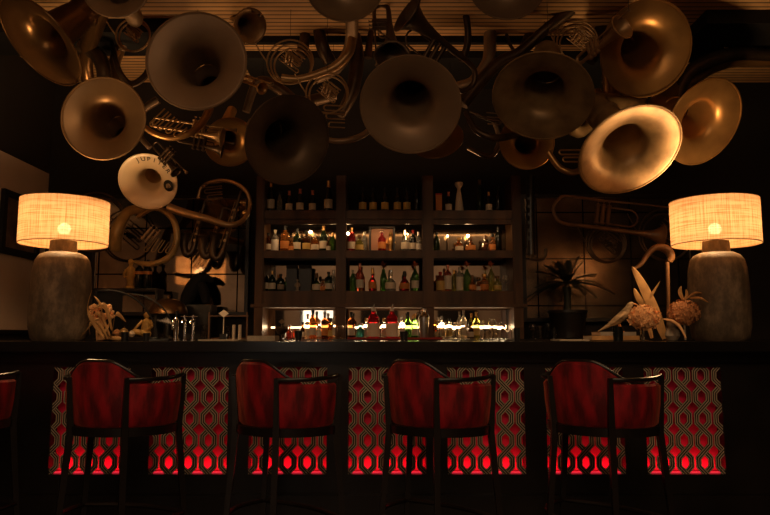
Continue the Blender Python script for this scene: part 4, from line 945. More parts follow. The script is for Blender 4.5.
# counter bottles between the posts
row([(308, 314, 6, 'spirit', 'clear', 'paper', 'steel', 'small clear bottle'), (313, 310, 7, 'spirit', 'amber', 'paper', 'black_plastic', 'amber bottle'), (319.5, 320, 5.5, 'squat', 'clear', 'white', 'gold_foil', 'tiny clear bottle'), (325, 312, 7, 'spirit', 'brown', 'orange_lab', 'steel', 'brown bottle with orange label'), (331, 318, 6, 'squat', 'amber', 'yellow_lab', 'black_plastic', 'short amber bottle'), (334.5, 310, 5.5, 'slim', 'clear', 'paper', 'steel', 'slim clear bottle'), (303, 322, 5, 'squat', 'brown', 'paper', 'black_plastic', 'tiny brown bottle'),
     (290, 325, 5, 'squat', 'rose', 'red_lab', 'black_plastic', 'tiny red-labelled bottle'),
     (351.5, 312, 7, 'spirit', 'brown', 'paper', 'black_plastic', 'brown bottle with cream label'), (360.5, 323, 9, 'squat', 'teal', None, 'steel', 'squat teal jar bottle'), (366, 318, 5.5, 'spirit', 'clear', 'paper', 'gold_foil', 'small clear bottle'),
     (384, 318, 6, 'spirit', 'clear', 'paper', 'gold_foil', 'small cream-labelled bottle'), (402, 316, 6, 'spirit', 'clear', 'white', 'steel', 'small clear bottle'), (408, 312, 6.5, 'wine', 'green', None, 'black_plastic', 'small green bottle'), (414.5, 314, 6.5, 'wine', 'green', 'paper', 'gold_foil', 'small green bottle with cream label'),
     (435, 320, 7, 'squat', 'amber', 'paper', 'gold_foil', 'short amber bottle with cream label'), (441.5, 316, 6, 'spirit', 'clear', 'paper', 'steel', 'clear bottle'), (449, 318, 6, 'spirit', 'clear', 'yellow_lab', 'black_plastic', 'clear bottle with yellow label'), (463.5, 310, 6.5, 'wine', 'clear', 'paper', 'steel', 'tall clear bottle'), (470, 322, 7, 'squat', 'brown', 'paper', 'black_plastic', 'short brown bottle with cream label'), (476, 312, 7, 'wine', 'olive', 'yellow_lab', 'gold_foil', 'olive bottle with yellow label')],
    CZ, 'back counter', gc)
for px, lab in ((373.5, 'red aperitif bottle with pourer, left one on the red mat'), (392, 'red aperitif bottle with pourer, right one on the red mat')):
    bottle(px, CZ + .008, 5.50, 306, 12.5, 'aper', 'campari', 'paper', 'white', lab, '', 'red bottles on the red mat', pourer=True, lab_z=(.05, .46))
x0, x1 = pxx(348, 5.42), pxx(441, 5.42)
t = thing('bar_mat', 'long red bar mat under the two red bottles', 'mat', ((x0 + x1) / 2, 5.45, CZ)); obj('mat_sheet', box(B(), x0, x1, 5.34, 5.58, CZ + .0003, CZ + .006, .002), 'red_mat', t, False)
obj('raised_edge', box(B(), x0 + .004, x1 - .004, 5.342, 5.350, CZ + .0055, CZ + .014, .002), 'red_mat', t, False)
# shaker
x, Y = pxx(423.5, 5.44), 5.44; h = P(423, 308, Y).z - CZ - .006; t = thing('cocktail_shaker', 'tall steel cocktail shaker at the right end of the red mat', 'shaker', (x, Y, CZ + .006)); r = .043
obj('cup', lathe(B(), [(.001, 0), (r * .72, 0), (r * .76, .01), (r, h * .68), (r, h * .70)], (x, Y, CZ + .0065), seg=28), 'steel', t)
obj('top', lathe(B(), [(r * .99, h * .70), (r * .9, h * .78), (r * .55, h * .85), (r * .52, h * .88), (r * .50, h * .985), (r * .4, h), (.001, h)], (x, Y, CZ + .0065), seg=28), 'chrome', t)
x, Y = pxx(404, 5.36), 5.40
GL = [436, 444, 453, 458, 467, 480, 485.5, 491, 498, 506, 513, 531, 538, 546, 552, 340.5, 285, 206, 229, 196]
def LAB(px, nm, side):
    same = sorted(q for q in GL if (q > 524) == (px > 524) and (q < 255) == (px < 255))
    return '%s on the back counter %s, %s glass from left' % (nm, side, ORD[same.index(px)])
k = 0
gg = 'glasses on the back counter'
for px, top, wd, kd, Y in ((436, 326, 7, 'tumbler', 5.55), (444, 325, 7, 'tumbler', 5.6), (453, 322, 7.5, 'wine', 5.55), (458, 327, 6.5, 'tumbler', 5.5), (467, 325, 7, 'coupe', 5.55), (480, 321, 7, 'wine', 5.6), (485.5, 326, 7, 'tumbler', 5.5), (491, 319, 7.5, 'wine', 5.58), (498, 322, 7.5, 'wine', 5.5), (506, 325, 8, 'wine', 5.45), (513, 329, 7.5, 'tumbler', 5.42),
                          (531, 324, 7, 'wine', 5.5), (538, 326, 7, 'tumbler', 5.52), (546, 323, 7.5, 'wine', 5.5), (552, 328, 7, 'tumbler', 5.46), (340.5, 326, 7, 'tumbler', 5.5), (285, 327, 7, 'tumbler', 5.6), (206, 325, 7, 'tumbler', 5.5), (229, 326, 7, 'tumbler', 5.5), (196, 322, 7, 'wine', 5.5)):
    nm = {'wine': 'stemmed wine glass', 'coupe': 'shallow coupe glass', 'tumbler': 'clear tumbler'}[kd]
    side = 'right of the shelves' if px > 524 else ('left of the shelves' if px < 255 else 'below the shelves')
    n_ = {'wine': 0, 'tumbler': 1}.get(kd, 2); k += 1
    drink_glass(px, CZ, Y, top, wd, kd, LAB(px, nm, side), gg)
# ------------------------------------------------------------------ framed picture on the left wall
t = thing('framed_picture', 'dark framed picture on the pale left wall behind the lamp', 'picture', (XL, 5.55, 1.80))
bm = B(); y0, y1, z0, z1 = 5.26, 5.84, 1.79, 2.29
for (a, b, c, d) in ((y0, y0 + .05, z0, z1), (y1 - .05, y1, z0, z1), (y0 + .05, y1 - .05, z0, z0 + .05), (y0 + .05, y1 - .05, z1 - .05, z1)): box(bm, XL + .001, XL + .035, a, b, c, d)
obj('frame', bm, 'matte_black', t, False)
M['art'] = mat('dark_print', (.20, .13, .08), .6, col2=(.06, .04, .03), scale=6)
obj('print', box(B(), XL + .001, XL + .012, y0 + .05, y1 - .05, z0 + .05, z1 - .05), 'art', t, False)
# ------------------------------------------------------------------ palm before the right mirror
Yp = 5.62; zp = CZ; c = P(568, 336, Yp); c.z = zp
t = thing('potted_palm', 'dark sago palm in a black pot before the right mirror', 'potted plant', c)
top = P(568, 287, Yp)
ptop = pz(312, Yp); obj('pot', lathe(B(), [(.001, zp), (.105, zp), (.12, zp + .01), (.15, ptop - .01), (.16, ptop - .008), (.16, ptop + .014), (.15, ptop + .014), (.145, ptop), (.001, ptop)], (c.x, c.y, 0), seg=28), 'black', t)
bm = B(); tube(bm, [(c.x, c.y, ptop - .005), (c.x + .005, c.y, (ptop + top.z) / 2), (c.x, c.y, top.z)], [.034, .030, .036], 12, 5); obj('trunk', bm, 'palm', t)
rr = random.Random(11)
for i in range(26):
    az = rr.uniform(0, 6.283) if i > 11 else i / 12 * 6.283; el = rr.uniform(.15, 1.25) if i > 11 else rr.uniform(-.05, .35)
    L = rr.uniform(.34, .42) * (1 if i <= 11 else .78); dxy = Vector((math.cos(az), math.sin(az) * .62, 0)); pts = []
    for k in range(7):
        s_ = k / 6; pts.append(top + dxy * L * s_ * math.cos(el) + Vector((0, 0, L * (s_ * math.sin(el) - .40 * s_ * s_ * (1 - .4 * math.sin(el))) + .03)))
    bm = B(); tube(bm, pts, [.006, .005, .005, .004, .003, .003, .002], 5, 3)
    path = cr(pts, 5)
    for k in range(3, len(path) - 1):
        d = (path[k + 1] - path[k - 1]).normalized(); sd = d.cross(Vector((0, 0, 1))).normalized(); ll = .080 * math.sin(math.pi * min(.97, .15 + k / len(path) * .85)) + .012
        for s2 in (-1, 1):
            tip = path[k] + sd * s2 * ll + d * ll * .75 + Vector((0, 0, .012)); w_ = d * .0042
            q = [bm.verts.new(path[k] - w_), bm.verts.new(path[k] + w_), bm.verts.new(tip)]; bm.faces.new(q)
    obj('frond', bm, 'palm', t, False)
# ------------------------------------------------------------------ right end of the bar: dried flowers, books, bird
zb_ = BT + .0005
def leafblade(bm, pts, w, dirn):
    path = cr([P(*p) for p in pts], 6); n = len(path); rows = []
    for i, p in enumerate(path):
        s_ = i / (n - 1); ww = w * (math.sin(math.pi * min(1, .12 + s_ * .88)) ** .7) + .0006; d = Vector(dirn)
        rows.append([bm.verts.new(p - d * ww), bm.verts.new(p + Vector((0, -.006, 0))), bm.verts.new(p + d * ww), bm.verts.new(p + Vector((0, .003, 0)))])
    for a, b in zip(rows, rows[1:]):
        for k in range(4): bm.faces.new((a[k], a[(k + 1) % 4], b[(k + 1) % 4], b[k]))
Yd = 4.42
t = thing('dried_palm_leaf', 'tall dried brown palm spears standing behind the pale hydrangea', 'dried leaves', P(658, 339, Yd))
for pts, w in (([(665, 338.5, Yd), (655, 312, Yd), (643, 286, Yd), (632, 266, Yd)], .036), ([(652, 338, Yd), (646, 312, Yd + .02), (650, 298, Yd), (660, 281, Yd)], .020), ([(667, 338.5, Yd + .03), (655, 318, Yd + .03), (640, 300, Yd), (634, 288, Yd)], .026)):
    bm = B(); leafblade(bm, pts, w, (.92, .1, .35)); obj('leaf', bm, 'straw', t)
def hydrangea(px, py, r, Y, m, label, stem_to, seed, n=330):
    c = P(px, py, Y); R = r / F * Y; t = thing('dried_hydrangea', label, 'dried flower', (c.x, c.y, zb_)); rr = random.Random(seed)
    bm = B()
    for i in range(n):
        z = 1 - 2 * (i + .5) / n; a = i * 2.39996; q = math.sqrt(1 - z * z); d = Vector((q * math.cos(a), q * math.sin(a), z))
        p = c + Vector((d.x * 1.08, d.y, d.z * .86)) * R * rr.uniform(.74, 1.0); u, v, w_ = frame_of(d + Vector((rr.uniform(-.5, .5), rr.uniform(-.5, .5), rr.uniform(-.5, .5)))); s_ = R * rr.uniform(.14, .20); o = bm.verts.new(p)
        a0 = rr.uniform(0, 1.5)
        for k in range(4):
            e = lambda x, rad: p + (u * math.cos(a0 + x) + v * math.sin(a0 + x)) * s_ * rad + w_ * s_ * .25 * rad
            x = k * math.pi / 2; bm.faces.new((o, bm.verts.new(e(x - .55, .75)), bm.verts.new(e(x, 1.1)), bm.verts.new(e(x + .55, .75))))
    ball(bm, c, R * .74, 2, (1.06, 1, .86))
    obj('blossom', bm, m, t, False)
    bm = B(); s0 = P(*stem_to, Y); s0.z = zb_ + .006; tube(bm, [s0, s0.lerp(c, .5), c], .006, 8, 3); obj('stem', bm, 'stone', t)
    return t, s0
t, s0 = hydrangea(644, 317.5, 14.5, 4.12, 'petal', 'pale dried hydrangea head standing in a small footed glass', (643, 341), 1)
t = thing('footed_glass', 'small footed glass holding the pale hydrangea', 'glass', (s0.x, s0.y, zb_))
obj('foot', lathe(B(), [(.001, 0), (.036, 0), (.036, .003), (.012, .009), (.010, .012), (.013, .03), (.014, .075), (.012, .075), (.0115, .03), (.001, .016)], (s0.x, s0.y, zb_), seg=24), 'glass', t)
t, s1 = hydrangea(683.5, 312.5, 14.5, 4.22, 'petal2', 'rust coloured dried hydrangea head beside the right lamp', (685.5, 339), 2)
bm = B(); leafblade(bm, [(683, 300, 4.24), (680, 292, 4.24), (681, 286, 4.24)], .012, (1, 0, .1)); leafblade(bm, [(684, 300, 4.24), (687, 295, 4.24), (686, 289, 4.24)], .010, (1, 0, -.1)); leafblade(bm, [(686, 299, 4.22), (694, 293, 4.2), (702, 293, 4.2)], .006, (0, 0, 1)); leafblade(bm, [(690, 298, 4.2), (700, 298, 4.12), (709, 303, 4.1)], .006, (.3, 0, 1)); obj('leaf', bm, 'straw', t)
# gourds
for k, (px, py, r, lab) in enumerate(((672.5, 334, 7.2, 'pale double gourd standing between the two hydrangeas'),)):
    c = P(px, py, 4.3); R = r / F * 4.3; t = tag(obj('gourd', lathe(B(), [(.001, 0), (R * .6, .004), (R, R * .7), (R * .85, R * 1.4), (R * .5, R * 1.8), (R * .66, R * 2.3), (R * .6, R * 2.7), (R * .2, R * 3.05), (R * .08, R * 3.4), (.001, R * 3.4)], (c.x, c.y, zb_), seg=22), 'stone', None, loc=(c.x, c.y, zb_)), lab, 'gourd')
# fallen dried leaf, slim tray
t = thing('dried_seed_pod', 'long dried pod leaning over the gourd', 'dried pod', P(684, 340, 4.2)); bm = B(); tube(bm, [P(686, 338, 4.15), P(680, 327, 4.17), P(672, 321, 4.18), P(663, 319, 4.2)], [.004, .009, .010, .003], 8, 5); obj('pod', bm, 'petal', t)
x0, x1 = P(628, 340, 4.2).x, P(694, 340, 4.2).x
t = thing('serving_tray', 'thin dark tray under the dried flowers', 'tray', ((x0 + x1) / 2, 4.4, zb_)); obj('tray_plate', box(B(), P(600, 340, 4.3).x, P(630, 340, 4.3).x, 4.24, 4.50, zb_, zb_ + .004, .001), 'dark_metal', t, False)
# books
xb0, xb1 = P(586, 330, 4.45).x, P(634, 330, 4.45).x
for k, (a, b, z0, z1, m, lab) in enumerate(((xb0, xb1 - .01, zb_ + .005, zb_ + .032, 'linen', 'lower cream book of the stack under the bird'), (xb0 + .055, xb1 - .03, zb_ + .0325, zb_ + .056, 'paper', 'upper cream book of the stack under the bird'))):
    t = thing('book', lab, 'book', ((a + b) / 2, 4.46, z0), 'books under the bird')
    bm = B(); box(bm, a, b, 4.33, 4.335, z0, z1); box(bm, a, b, 4.335, 4.53, z0, z0 + .003); box(bm, a, b, 4.335, 4.53, z1 - .003, z1); obj('cover', bm, ('straw', 'stone')[k], t, False)
    obj('pages', box(B(), a + .003, b - .003, 4.337, 4.526, z0 + .0031, z1 - .0031), 'paper', t, False)
# bird: tail low left, body rising to the head on the right
Yq = 4.42; zt_ = zb_ + .0565
t = thing('bird', 'small brown bird figure perched on the two books, tail pointing left', 'bird', (P(611, 325, Yq).x, Yq, zt_))
M['feather'] = mat('brown_feathers', (.50, .33, .17), .8, col2=(.16, .10, .05), scale=22, stretch=(1, 1, 2.5))
def BP(px, py, dy=0): p = P(px, py, Yq); return p + Vector((0, dy, 0))
bm = B(); tube(bm, [BP(598, 331.5), BP(604, 328), BP(610, 324.5), BP(617, 320), BP(623, 315), BP(627.5, 309), BP(630, 305), BP(633, 303)], [.004, .009, .017, .032, .034, .023, .021, .010], 16, 6, flat=.85)
dz = zt_ + .016 - min(v.co.z for v in bm.verts if v.co.x > P(600, 320, Yq).x); obj('body', bm, 'feather', t)
bm = B(); tube(bm, [BP(632.5, 303.6), BP(636, 304.5), BP(639, 306)], [.008, .005, .001], 8, 2); obj('beak', bm, 'orange_lab', t)
for s in (-1, 1):
    bm = B(); tube(bm, [BP(624, 313, s * .024), BP(617, 318, s * .033), BP(609, 324.5, s * .022), BP(603, 328, s * .010)], [.008, .018, .011, .003], 8, 5, flat=.5); obj('wing', bm, 'feather', t)
    bm = B(); a = BP(619, 324, s * .014); f_ = Vector((a.x + .006, a.y, zt_ + .003)); tube(bm, [a, a.lerp(f_, .5) + Vector((.004, 0, 0)), f_, f_ + Vector((.022, -.004, -.001))], [.004, .003, .003, .002], 6, 3); obj('leg', bm, 'orange_lab', t)
    bm = B(); ball(bm, BP(631.2, 304, s * .018), .0035, 1); obj('eye', bm, 'black_glass', t)
t = tag(obj('shot_glass', lathe(B(), [(.001, 0), (.028, 0), (.032, .085), (.029, .085), (.026, .008), (.001, .008)], (P(618, 335, 4.15).x, 4.15, zb_), seg=24), 'black_glass', None, loc=(P(618, 335, 4.15).x, 4.15, zb_)), 'small dark glass tumbler in front of the books', 'glass')
# curved wooden handle
Yw = 4.62; t = thing('wooden_cane', 'polished wooden cane with curved handle between leaves and right lamp', 'cane', (P(668, 340, Yw).x, Yw, zb_))
bm = B(); f0 = P(668, 340, Yw); f0.z = zb_; tube(bm, [f0, P(668.2, 300, Yw), P(667.2, 262, Yw)], [.013, .012, .014], 12, 3); obj('shaft', bm, 'wood', t)
bm = B(); tube(bm, [P(669, 262, Yw), P(671, 256, Yw), P(666, 249, Yw), P(656, 247.5, Yw), (P(648, 254, Yw)), P(641, 264, Yw), P(632, 270, Yw)], [.018, .028, .030, .022, .017, .014, .009], 14, 7); obj('handle', bm, 'wood', t)
# napkin board, left-of-books
t = thing('menu_board', 'thin pale menu board lying on the bar left of the books', 'board', (P(578, 340, 4.4).x, 4.4, zb_)); obj('board_sheet', box(B(), P(556, 340, 4.4).x, P(585, 340, 4.4).x, 4.3, 4.55, zb_, zb_ + .008, .002), 'linen', t, False)
# ------------------------------------------------------------------ left end of the bar
Yd = 4.13
rr = random.Random(5)
t = thing('dried_seaweed', 'bunch of dried curling brown leaves beside the left lamp', 'dried leaves', (P(100, 340, Yd).x, Yd, zb_))
for a, b, m_, w in (((108, 339), (80, 338), (96, 322), .012), ((110, 336), (84, 327), (98, 313), .012), ((112, 330), (90, 312), (104, 305), .014), ((104, 338), (92, 290), (88, 312), .018), ((112, 336), (126, 322), (116, 314), .014), ((98, 334), (112, 318), (106, 330), .013), ((90, 334), (100, 318), (90, 324), .012), ((102, 322), (94, 296), (101, 306), .012)):
    bm = B(); ya = Yd + rr.uniform(-.05, .05); leafblade(bm, [(a[0], a[1], ya), (m_[0], m_[1], ya - .02), (b[0], b[1], ya)], w, Vector((rr.uniform(-.5, .5), .3, 1)).normalized()); obj('leaf', bm, 'straw', t)
t = thing('coral', 'pale knobbly coral among the dried leaves by the left lamp', 'coral', (P(100, 325, Yd).x, Yd + .07, zb_))
bm = B()
for i in range(38): 
    p = P(rr.uniform(91, 113), rr.uniform(305, 318), Yd + .07 + rr.uniform(-.03, .03)); ball(bm, p, rr.uniform(.010, .018), 1)
tube(bm, [P(101, 340, Yd + .07), P(100, 328, Yd + .07), P(102, 315, Yd + .07)], [.03, .025, .03], 8, 4)
obj('coral_branches', bm, 'petal', t)
# curved glass display case
x0, x1 = P(97, 340, 4.3).x, P(160, 340, 4.5).x
t = thing('display_case', 'low curved-glass display case with dark arched ends on the bar', 'display case', ((x0 + x1) / 2, 4.5, zb_))
def casearc(y): return [P(*q, 4.3) + Vector((0, y - 4.3, 0)) for q in ((98, 291), (110, 290.5), (126, 294), (140, 303), (150, 316), (155.5, 328), (157, 338))]
obj('base', box(B(), x0, x1 - .01, 4.29, 4.71, zb_, zb_ + .022, .003), 'black', t, False)
pa, pb = cr(casearc(4.31), 4), cr(casearc(4.69), 4); bm = B()
va = [bm.verts.new(p) for p in pa]; vb = [bm.verts.new(p) for p in pb]; o3 = Vector((-.002, 0, -.003)); vc = [bm.verts.new(p + o3) for p in pa]; vd = [bm.verts.new(p + o3) for p in pb]
for i in range(len(pa) - 1): bm.faces.new((va[i], va[i + 1], vb[i + 1], vb[i])); bm.faces.new((vc[i], vd[i], vd[i + 1], vc[i + 1])); bm.faces.new((va[i], vc[i], vc[i + 1], va[i + 1])); bm.faces.new((vb[i], vb[i + 1], vd[i + 1], vd[i]))
for i in (0, len(pa) - 1): bm.faces.new((va[i], vb[i], vd[i], vc[i]))
M['case_glass'] = mat('thin_case_glass', (.96, .94, .9), .03, trans=1, ior=1.08); obj('curved_glass', bm, 'case_glass', t)
for y in (4.305, 4.695):
    bm = B(); tube(bm, casearc(y), .006, 8, 4); obj('end_rail', bm, 'matte_black', t)
q = P(98, 291, 4.3); obj('back_post', box(B(), q.x - .012, q.x, 4.29, 4.71, zb_ + .022, q.z + .004, .002), 'matte_black', t, False)
# contents
c = P(146, 330, 4.46); t = thing('figurine', 'golden seated figurine inside the curved glass case', 'figurine', (c.x, c.y, zb_ + .0225)); zf = zb_ + .0225
bm = B(); tube(bm, [(c.x - .005, c.y, zf + .02), (c.x, c.y, zf + .06), (c.x + .002, c.y, zf + .10), (c.x + .001, c.y, zf + .120)], [.034, .030, .028, .010], 12, 5)
ball(bm, (c.x, c.y, zf + .140), .019, 2, (1, 1, 1.2))
tube(bm, [(c.x - .01, c.y - .005, zf + .022), (c.x - .06, c.y - .03, zf + .035), (c.x - .10, c.y - .02, zf + .016)], [.022, .017, .010], 8, 4)
tube(bm, [(c.x + .02, c.y - .005, zf + .020), (c.x + .0, c.y - .06, zf + .030), (c.x + .04, c.y - .06, zf + .015)], [.022, .016, .010], 8, 4)
tube(bm, [(c.x - .025, c.y, zf + .105), (c.x - .05, c.y - .02, zf + .07), (c.x - .07, c.y - .02, zf + .045)], [.010, .008, .006], 8, 3); tube(bm, [(c.x + .025, c.y, zf + .105), (c.x + .045, c.y - .02, zf + .07), (c.x + .03, c.y - .05, zf + .05)], [.010, .008, .006], 8, 3)
obj('figure_body', bm, 'art_statue', t)
for i, (px, r, m, lab, cat) in enumerate(((124, .030, 'yellow_tube', 'yellow lemon-like fruit in the display case', 'fruit'), (117, .026, 'petal2', 'round rust brown fruit at the left inside the display case', 'fruit'), (132, .022, 'cream_bell', 'pale small fruit in the middle of the display case', 'fruit'))):
    p = P(px, 330, 4.42); t = thing('fruit', lab, cat, (p.x, p.y, zf), 'fruit in the display case'); obj('flesh', lathe(B(), [(.001, 0), (r * .6, r * .12), (r, r * .9), (r * .75, r * 1.6), (r * .2, r * 1.95), (.001, r * 2.0)], (p.x, p.y, zf), seg=20), m, t)
    bm = B(); tube(bm, [(p.x, p.y, zf + r * 1.94), (p.x + .003, p.y, zf + r * 2.25)], .003, 6, 0); obj('stem', bm, 'wood', t)
for i, (xa, xb, lab) in enumerate(((100, 128, 'ochre piece of driftwood along the front of the case'),)):
    t = thing('driftwood', lab, 'driftwood', (P(xa, 338, 4.2).x, 4.2, zb_)); bm = B(); a, b = P(xa, 338, 4.2), P(xb, 337, 4.2); a.z = b.z = zb_ + .014
    tube(bm, [a, a.lerp(b, .3) + Vector((0, 0, .006)), a.lerp(b, .65), b + Vector((0, 0, .003))], [.005, .012, .0125, .006], 8, 5); obj('branch', bm, 'straw', t)
# dark bronze dish cover on the back counter
p = P(168, 318, 5.46); t = thing('dish_cover', 'bronze domed dish cover on a dark stand behind the beer tap', 'dish cover', (p.x, p.y, CZ))
z = pz(314, 5.46); obj('dome', lathe(B(), [(.15, z), (.148, z + .03), (.13, z + .07), (.09, z + .105), (.04, z + .12), (.012, z + .122), (.012, z + .135), (.018, z + .142), (.012, z + .15), (.001, z + .152)], (p.x, p.y, 0), seg=36), 'bronze_lid', t)
obj('stand', lathe(B(), [(.001, CZ + .0005), (.10, CZ + .0005), (.10, CZ + .01), (.03, CZ + .02), (.025, z - .02), (.155, z - .005), (.155, z - .0005), (.001, z - .0005)], (p.x, p.y, 0), seg=30), 'black', t)
# statuette and black bottles on a riser
def shelf_z(row, Y): return pz(row, Y)
Ys = 5.72; zs = pz(289, Ys)
xr0, xr1 = pxx(100, Ys), pxx(162, Ys); t = thing('display_riser', 'dark riser carrying the statuette before the left mirror', 'riser', ((xr0 + xr1) / 2, Ys, CZ))
bm = B(); box(bm, xr0, xr0 + .02, 5.64, 5.80, CZ + .0005, zs - .02); box(bm, xr1 - .02, xr1, 5.64, 5.80, CZ + .0005, zs - .02); obj('side_support', bm, 'black', t, False) if False else (bm.free(), obj('side_support', box(B(), xr0, xr0 + .02, 5.64, 5.80, CZ + .0005, zs - .02), 'black', t, False), obj('side_support', box(B(), xr1 - .02, xr1, 5.64, 5.80, CZ + .0005, zs - .02), 'black', t, False))
obj('shelf_board', box(B(), xr0, xr1, 5.62, 5.82, zs - .02, zs, .003), 'black', t, False)
figurine('ochre robed statuette standing before the left mirror', 131, zs, Ys, 259, 'art_statue', 'statuette')
for px, lab in ((140.5, 'left of two black bottles beside the ochre statuette'), (149, 'right of two black bottles beside the ochre statuette')):
    bottle(px, zs, Ys, 260, 8.5, 'spirit', 'black_glass', 'orange_lab', 'black_plastic', lab, '', 'black bottles beside the statuette', lab_z=(.5, .6))
# crouching dark animal ornament
Ya = 5.72
def AP(px, py, dy=0): return P(px, py, Ya) + Vector((0, dy, 0))
t = thing('animal_ornament', 'black crouching animal ornament with raised head before the left mirror', 'ornament', (AP(198, 338).x, Ya, CZ))
bm = B(); zc = pz(322, Ya)
tube(bm, [AP(183, 306), AP(188, 297), AP(193, 288), AP(198, 281), AP(203, 278), AP(207, 278.5)], [.03, .06, .065, .055, .045, .028], 16, 6)
tube(bm, [AP(198, 282), AP(204, 292), AP(206, 303)], [.05, .045, .03], 12, 5); tube(bm, [AP(186, 296, .02), AP(184, 305, .03), AP(188, 309, .02)], [.05, .045, .03], 12, 5)
tube(bm, [AP(206, 277.5), AP(211, 280), AP(212.5, 282)], [.034, .022, .014], 10, 3)
for s in (-1, 1): tube(bm, [AP(201, 276, s * .03), AP(200.5, 272.5, s * .035)], [.012, .004], 6, 1)
obj('animal_body', bm, 'matte_black', t)
obj('pedestal', box(B(), AP(180, 320).x, AP(214, 320).x, Ya - .10, Ya + .10, CZ + .0005, pz(305, Ya), .006), 'black', t, False)
# beer tap
Yt = 4.42; x = P(176, 330, Yt).x
t = thing('beer_tap', 'chrome beer tap column standing on the bar left of the stools\' gap', 'beer tap', (x, Yt, zb_)); t['label'] = 'thick chrome beer tap column on the bar, left of the cross-handled taps'
obj('column', lathe(B(), [(.001, 0), (.026, 0), (.026, .008), (.017, .014), (.0165, .11), (.019, .125), (.014, .14), (.008, .15), (.001, .152)], (x, Yt, zb_), seg=24), 'chrome', t)
bm = B(); tube(bm, [(x, Yt, zb_ + .12), (x, Yt - .05, zb_ + .13), (x, Yt - .07, zb_ + .10), (x, Yt - .07, zb_ + .07)], .008, 10, 5); obj('spout', bm, 'chrome', t)
bm = B(); tube(bm, [(x, Yt, zb_ + .15), (x + .004, Yt, zb_ + .19)], [.006, .011], 10, 0); obj('handle', bm, 'black_plastic', t)
for k, px in enumerate((184.5, 193)):
    Yt = 4.5; x = P(px, 325, Yt).x
    t = thing('water_tap', ('left' if k == 0 else 'right') + ' of two thin chrome taps with cross handles on the bar', 'tap', (x, Yt, zb_), 'cross-handled taps on the bar')
    obj('column', lathe(B(), [(.001, 0), (.018, 0), (.018, .006), (.008, .01), (.008, .12), (.013, .125), (.013, .135), (.001, .137)], (x, Yt, zb_), seg=18), 'chrome', t)
    bm = B(); tube(bm, [(x, Yt, zb_ + .12), (x, Yt - .04, zb_ + .135), (x, Yt - .06, zb_ + .11)], .006, 8, 5); obj('spout', bm, 'chrome', t)
    bm = B(); tube(bm, [(x - .026, Yt, zb_ + .155), (x + .026, Yt, zb_ + .155)], .005, 8, 0); tube(bm, [(x, Yt - .026, zb_ + .155), (x, Yt + .026, zb_ + .155)], .005, 8, 0); lathe(bm, [(.006, .135), (.006, .165), (.001, .168)], (x, Yt, zb_), seg=10); obj('handle', bm, 'chrome', t)
# diamond card on a stick
Yk = 4.6; x = P(223.5, 330, Yk).x; t = thing('table_sign', 'small cream diamond card on a thin stick in a black block', 'sign', (x, Yk, zb_))
obj('block', box(B(), x - .022, x + .022, Yk - .02, Yk + .02, zb_, zb_ + .045, .003), 'black_plastic', t, False)
bm = B(); zc_ = P(223.5, 313.5, Yk).z; tube(bm, [(x, Yk, zb_ + .04), (x, Yk, zc_)], .0028, 6, 0); obj('stick', bm, 'paper', t)
bm = B(); e = .034; q = [(x - e, zc_), (x, zc_ - e * .75), (x + e, zc_), (x, zc_ + e * .75)]
f = [bm.verts.new((a, Yk - .005, b)) for a, b in q]; g = [bm.verts.new((a, Yk - .003, b)) for a, b in q]; bm.faces.new(f); bm.faces.new(g[::-1])
for i in range(4): bm.faces.new((f[i], g[i], g[(i + 1) % 4], f[(i + 1) % 4]))
obj('card', bm, 'paper', t, False)
# candles, wooden rack, trays, cups
for k, px in enumerate((235.5, 241.5)):
    Yc = 5.46; x = pxx(px, Yc); h = P(px, 325, Yc).z - CZ; t = thing('candle', ('left' if k == 0 else 'right') + ' of two cream candles inside the wooden rack', 'candle', (x, Yc, CZ), 'cream candles in the wooden rack')
    obj('wax', lathe(B(), [(.001, 0), (.013, 0), (.013, h), (.010, h + .002), (.001, h - .002)], (x, Yc, CZ + .0005), seg=16), 'paper', t)
    bm = B(); tube(bm, [(x, Yc, CZ + h - .002), (x, Yc, CZ + h + .012)], .0012, 5, 0); obj('wick', bm, 'black', t)
Yc = 5.46; xa, xb = pxx(211, Yc), pxx(248.5, Yc); zr = pz(316, Yc); t = thing('wooden_rack', 'thin dark wooden rack around the two candles', 'rack', ((xa + xb) / 2, Yc, CZ))
for x in (xa, xb): obj('upright', box(B(), x - .006, x + .006, Yc - .006, Yc + .006, CZ + .0005, zr + .03, .001), 'wood', t, False)
obj('crossbar', box(B(), xa, xb, Yc - .005, Yc + .005, zr - .006, zr + .006, .001), 'wood', t, False)
obj('crossbar', box(B(), xa + .006, xb - .006, Yc + .04, Yc + .05, CZ + .001, CZ + .013, .001), 'wood', t, False)
bm = B(); box(bm, xa - .006, xa + .006, Yc + .006, Yc + .05, CZ + .001, CZ + .013); obj('foot', bm, 'wood', t, False); bm = B(); box(bm, xb - .006, xb + .006, Yc + .006, Yc + .05, CZ + .001, CZ + .013); obj('foot', bm, 'wood', t, False)
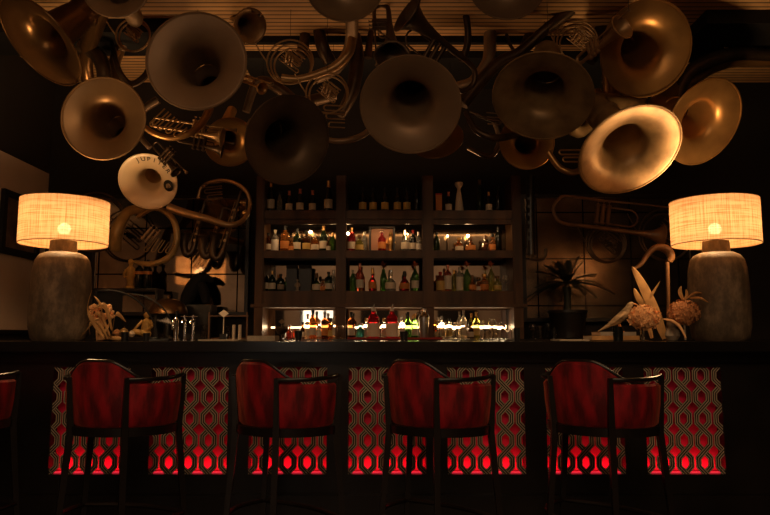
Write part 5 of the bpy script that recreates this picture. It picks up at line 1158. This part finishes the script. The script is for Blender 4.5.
for (pa, pb, ya, yb, lab, m) in ((204, 243, 4.3, 4.6, 'pale flat serving board on the bar left of the shelves', 'linen'), (250, 277, 4.36, 4.55, 'ribbed cream bar cloth on the bar below the left bay', 'linen')):
    Yq2 = (ya + yb) / 2; a, b = P(pa, 340, Yq2).x, P(pb, 340, Yq2).x
    if pa == 204:
        t = thing('serving_board', lab, 'board', ((a + b) / 2, Yq2, zb_)); obj('board', box(B(), a, b - .0, ya, Yk - .03, zb_, zb_ + .008, .002), m, t, False)
    else:
        t = thing('bar_cloth', lab, 'cloth', ((a + b) / 2, Yq2, zb_)); bm = B(); n = 26; rws = []
        for i in range(n + 1):
            x = a + (b - a) * i / n; hz = .030 + .002 * (i % 2); rws.append([bm.verts.new((x, ya, zb_)), bm.verts.new((x, ya + .002, zb_ + hz)), bm.verts.new((x, yb, zb_ + hz)), bm.verts.new((x, yb, zb_))])
        for p_, q_ in zip(rws, rws[1:]):
            for k in range(4): bm.faces.new((p_[k], p_[(k + 1) % 4], q_[(k + 1) % 4], q_[k]))
        bm.faces.new(rws[0]); bm.faces.new(rws[-1]); obj('folded_cloth', bm, m, t, False)
for px, top, wd, lab, Y in ((298.5, 331, 8, 'small black cup on the bar below the left bay', 4.42), (404, 331.5, 8.5, 'small black cup on the bar in front of the red mat', 4.4), (125, 332, 8, 'small black cup on the bar before the display case', 4.12), (146.5, 333, 7, 'small black pot on the bar below the golden figurine', 4.12), (517, 328, 7, 'black ribbed cup on the bar below the right cabinet post', 4.45)):
    p = P(px, 335, Y); h = P(px, top, Y).z - zb_; r = wd / 2 / F * Y; tag(obj('cup', lathe(B(), [(.001, 0), (r * .8, 0), (r, h), (r - .003, h), (r * .75, .006), (.001, .006)], (p.x, Y, zb_), seg=24), 'black_plastic', None, loc=(p.x, Y, zb_)), lab, 'cup')
p = P(281.5, 335, 4.5); h = P(281, 326.5, 4.5).z - zb_; r = 6.5 / F * 4.5
t = thing('footed_bowl', 'dark metal footed bowl on the bar beside the cream cloth', 'bowl', (p.x, 4.5, zb_)); obj('bowl', lathe(B(), [(.004, h * .42), (r * .6, h * .5), (r, h * .8), (r, h), (r - .003, h), (r * .55, h * .56), (.001, h * .5)], (p.x, 4.5, zb_), seg=28), 'dark_metal', t)
obj('foot', lathe(B(), [(.001, 0), (r * .6, 0), (r * .5, .005), (.006, .012), (.006, h * .43), (.001, h * .43)], (p.x, 4.5, zb_), seg=24), 'dark_metal', t)
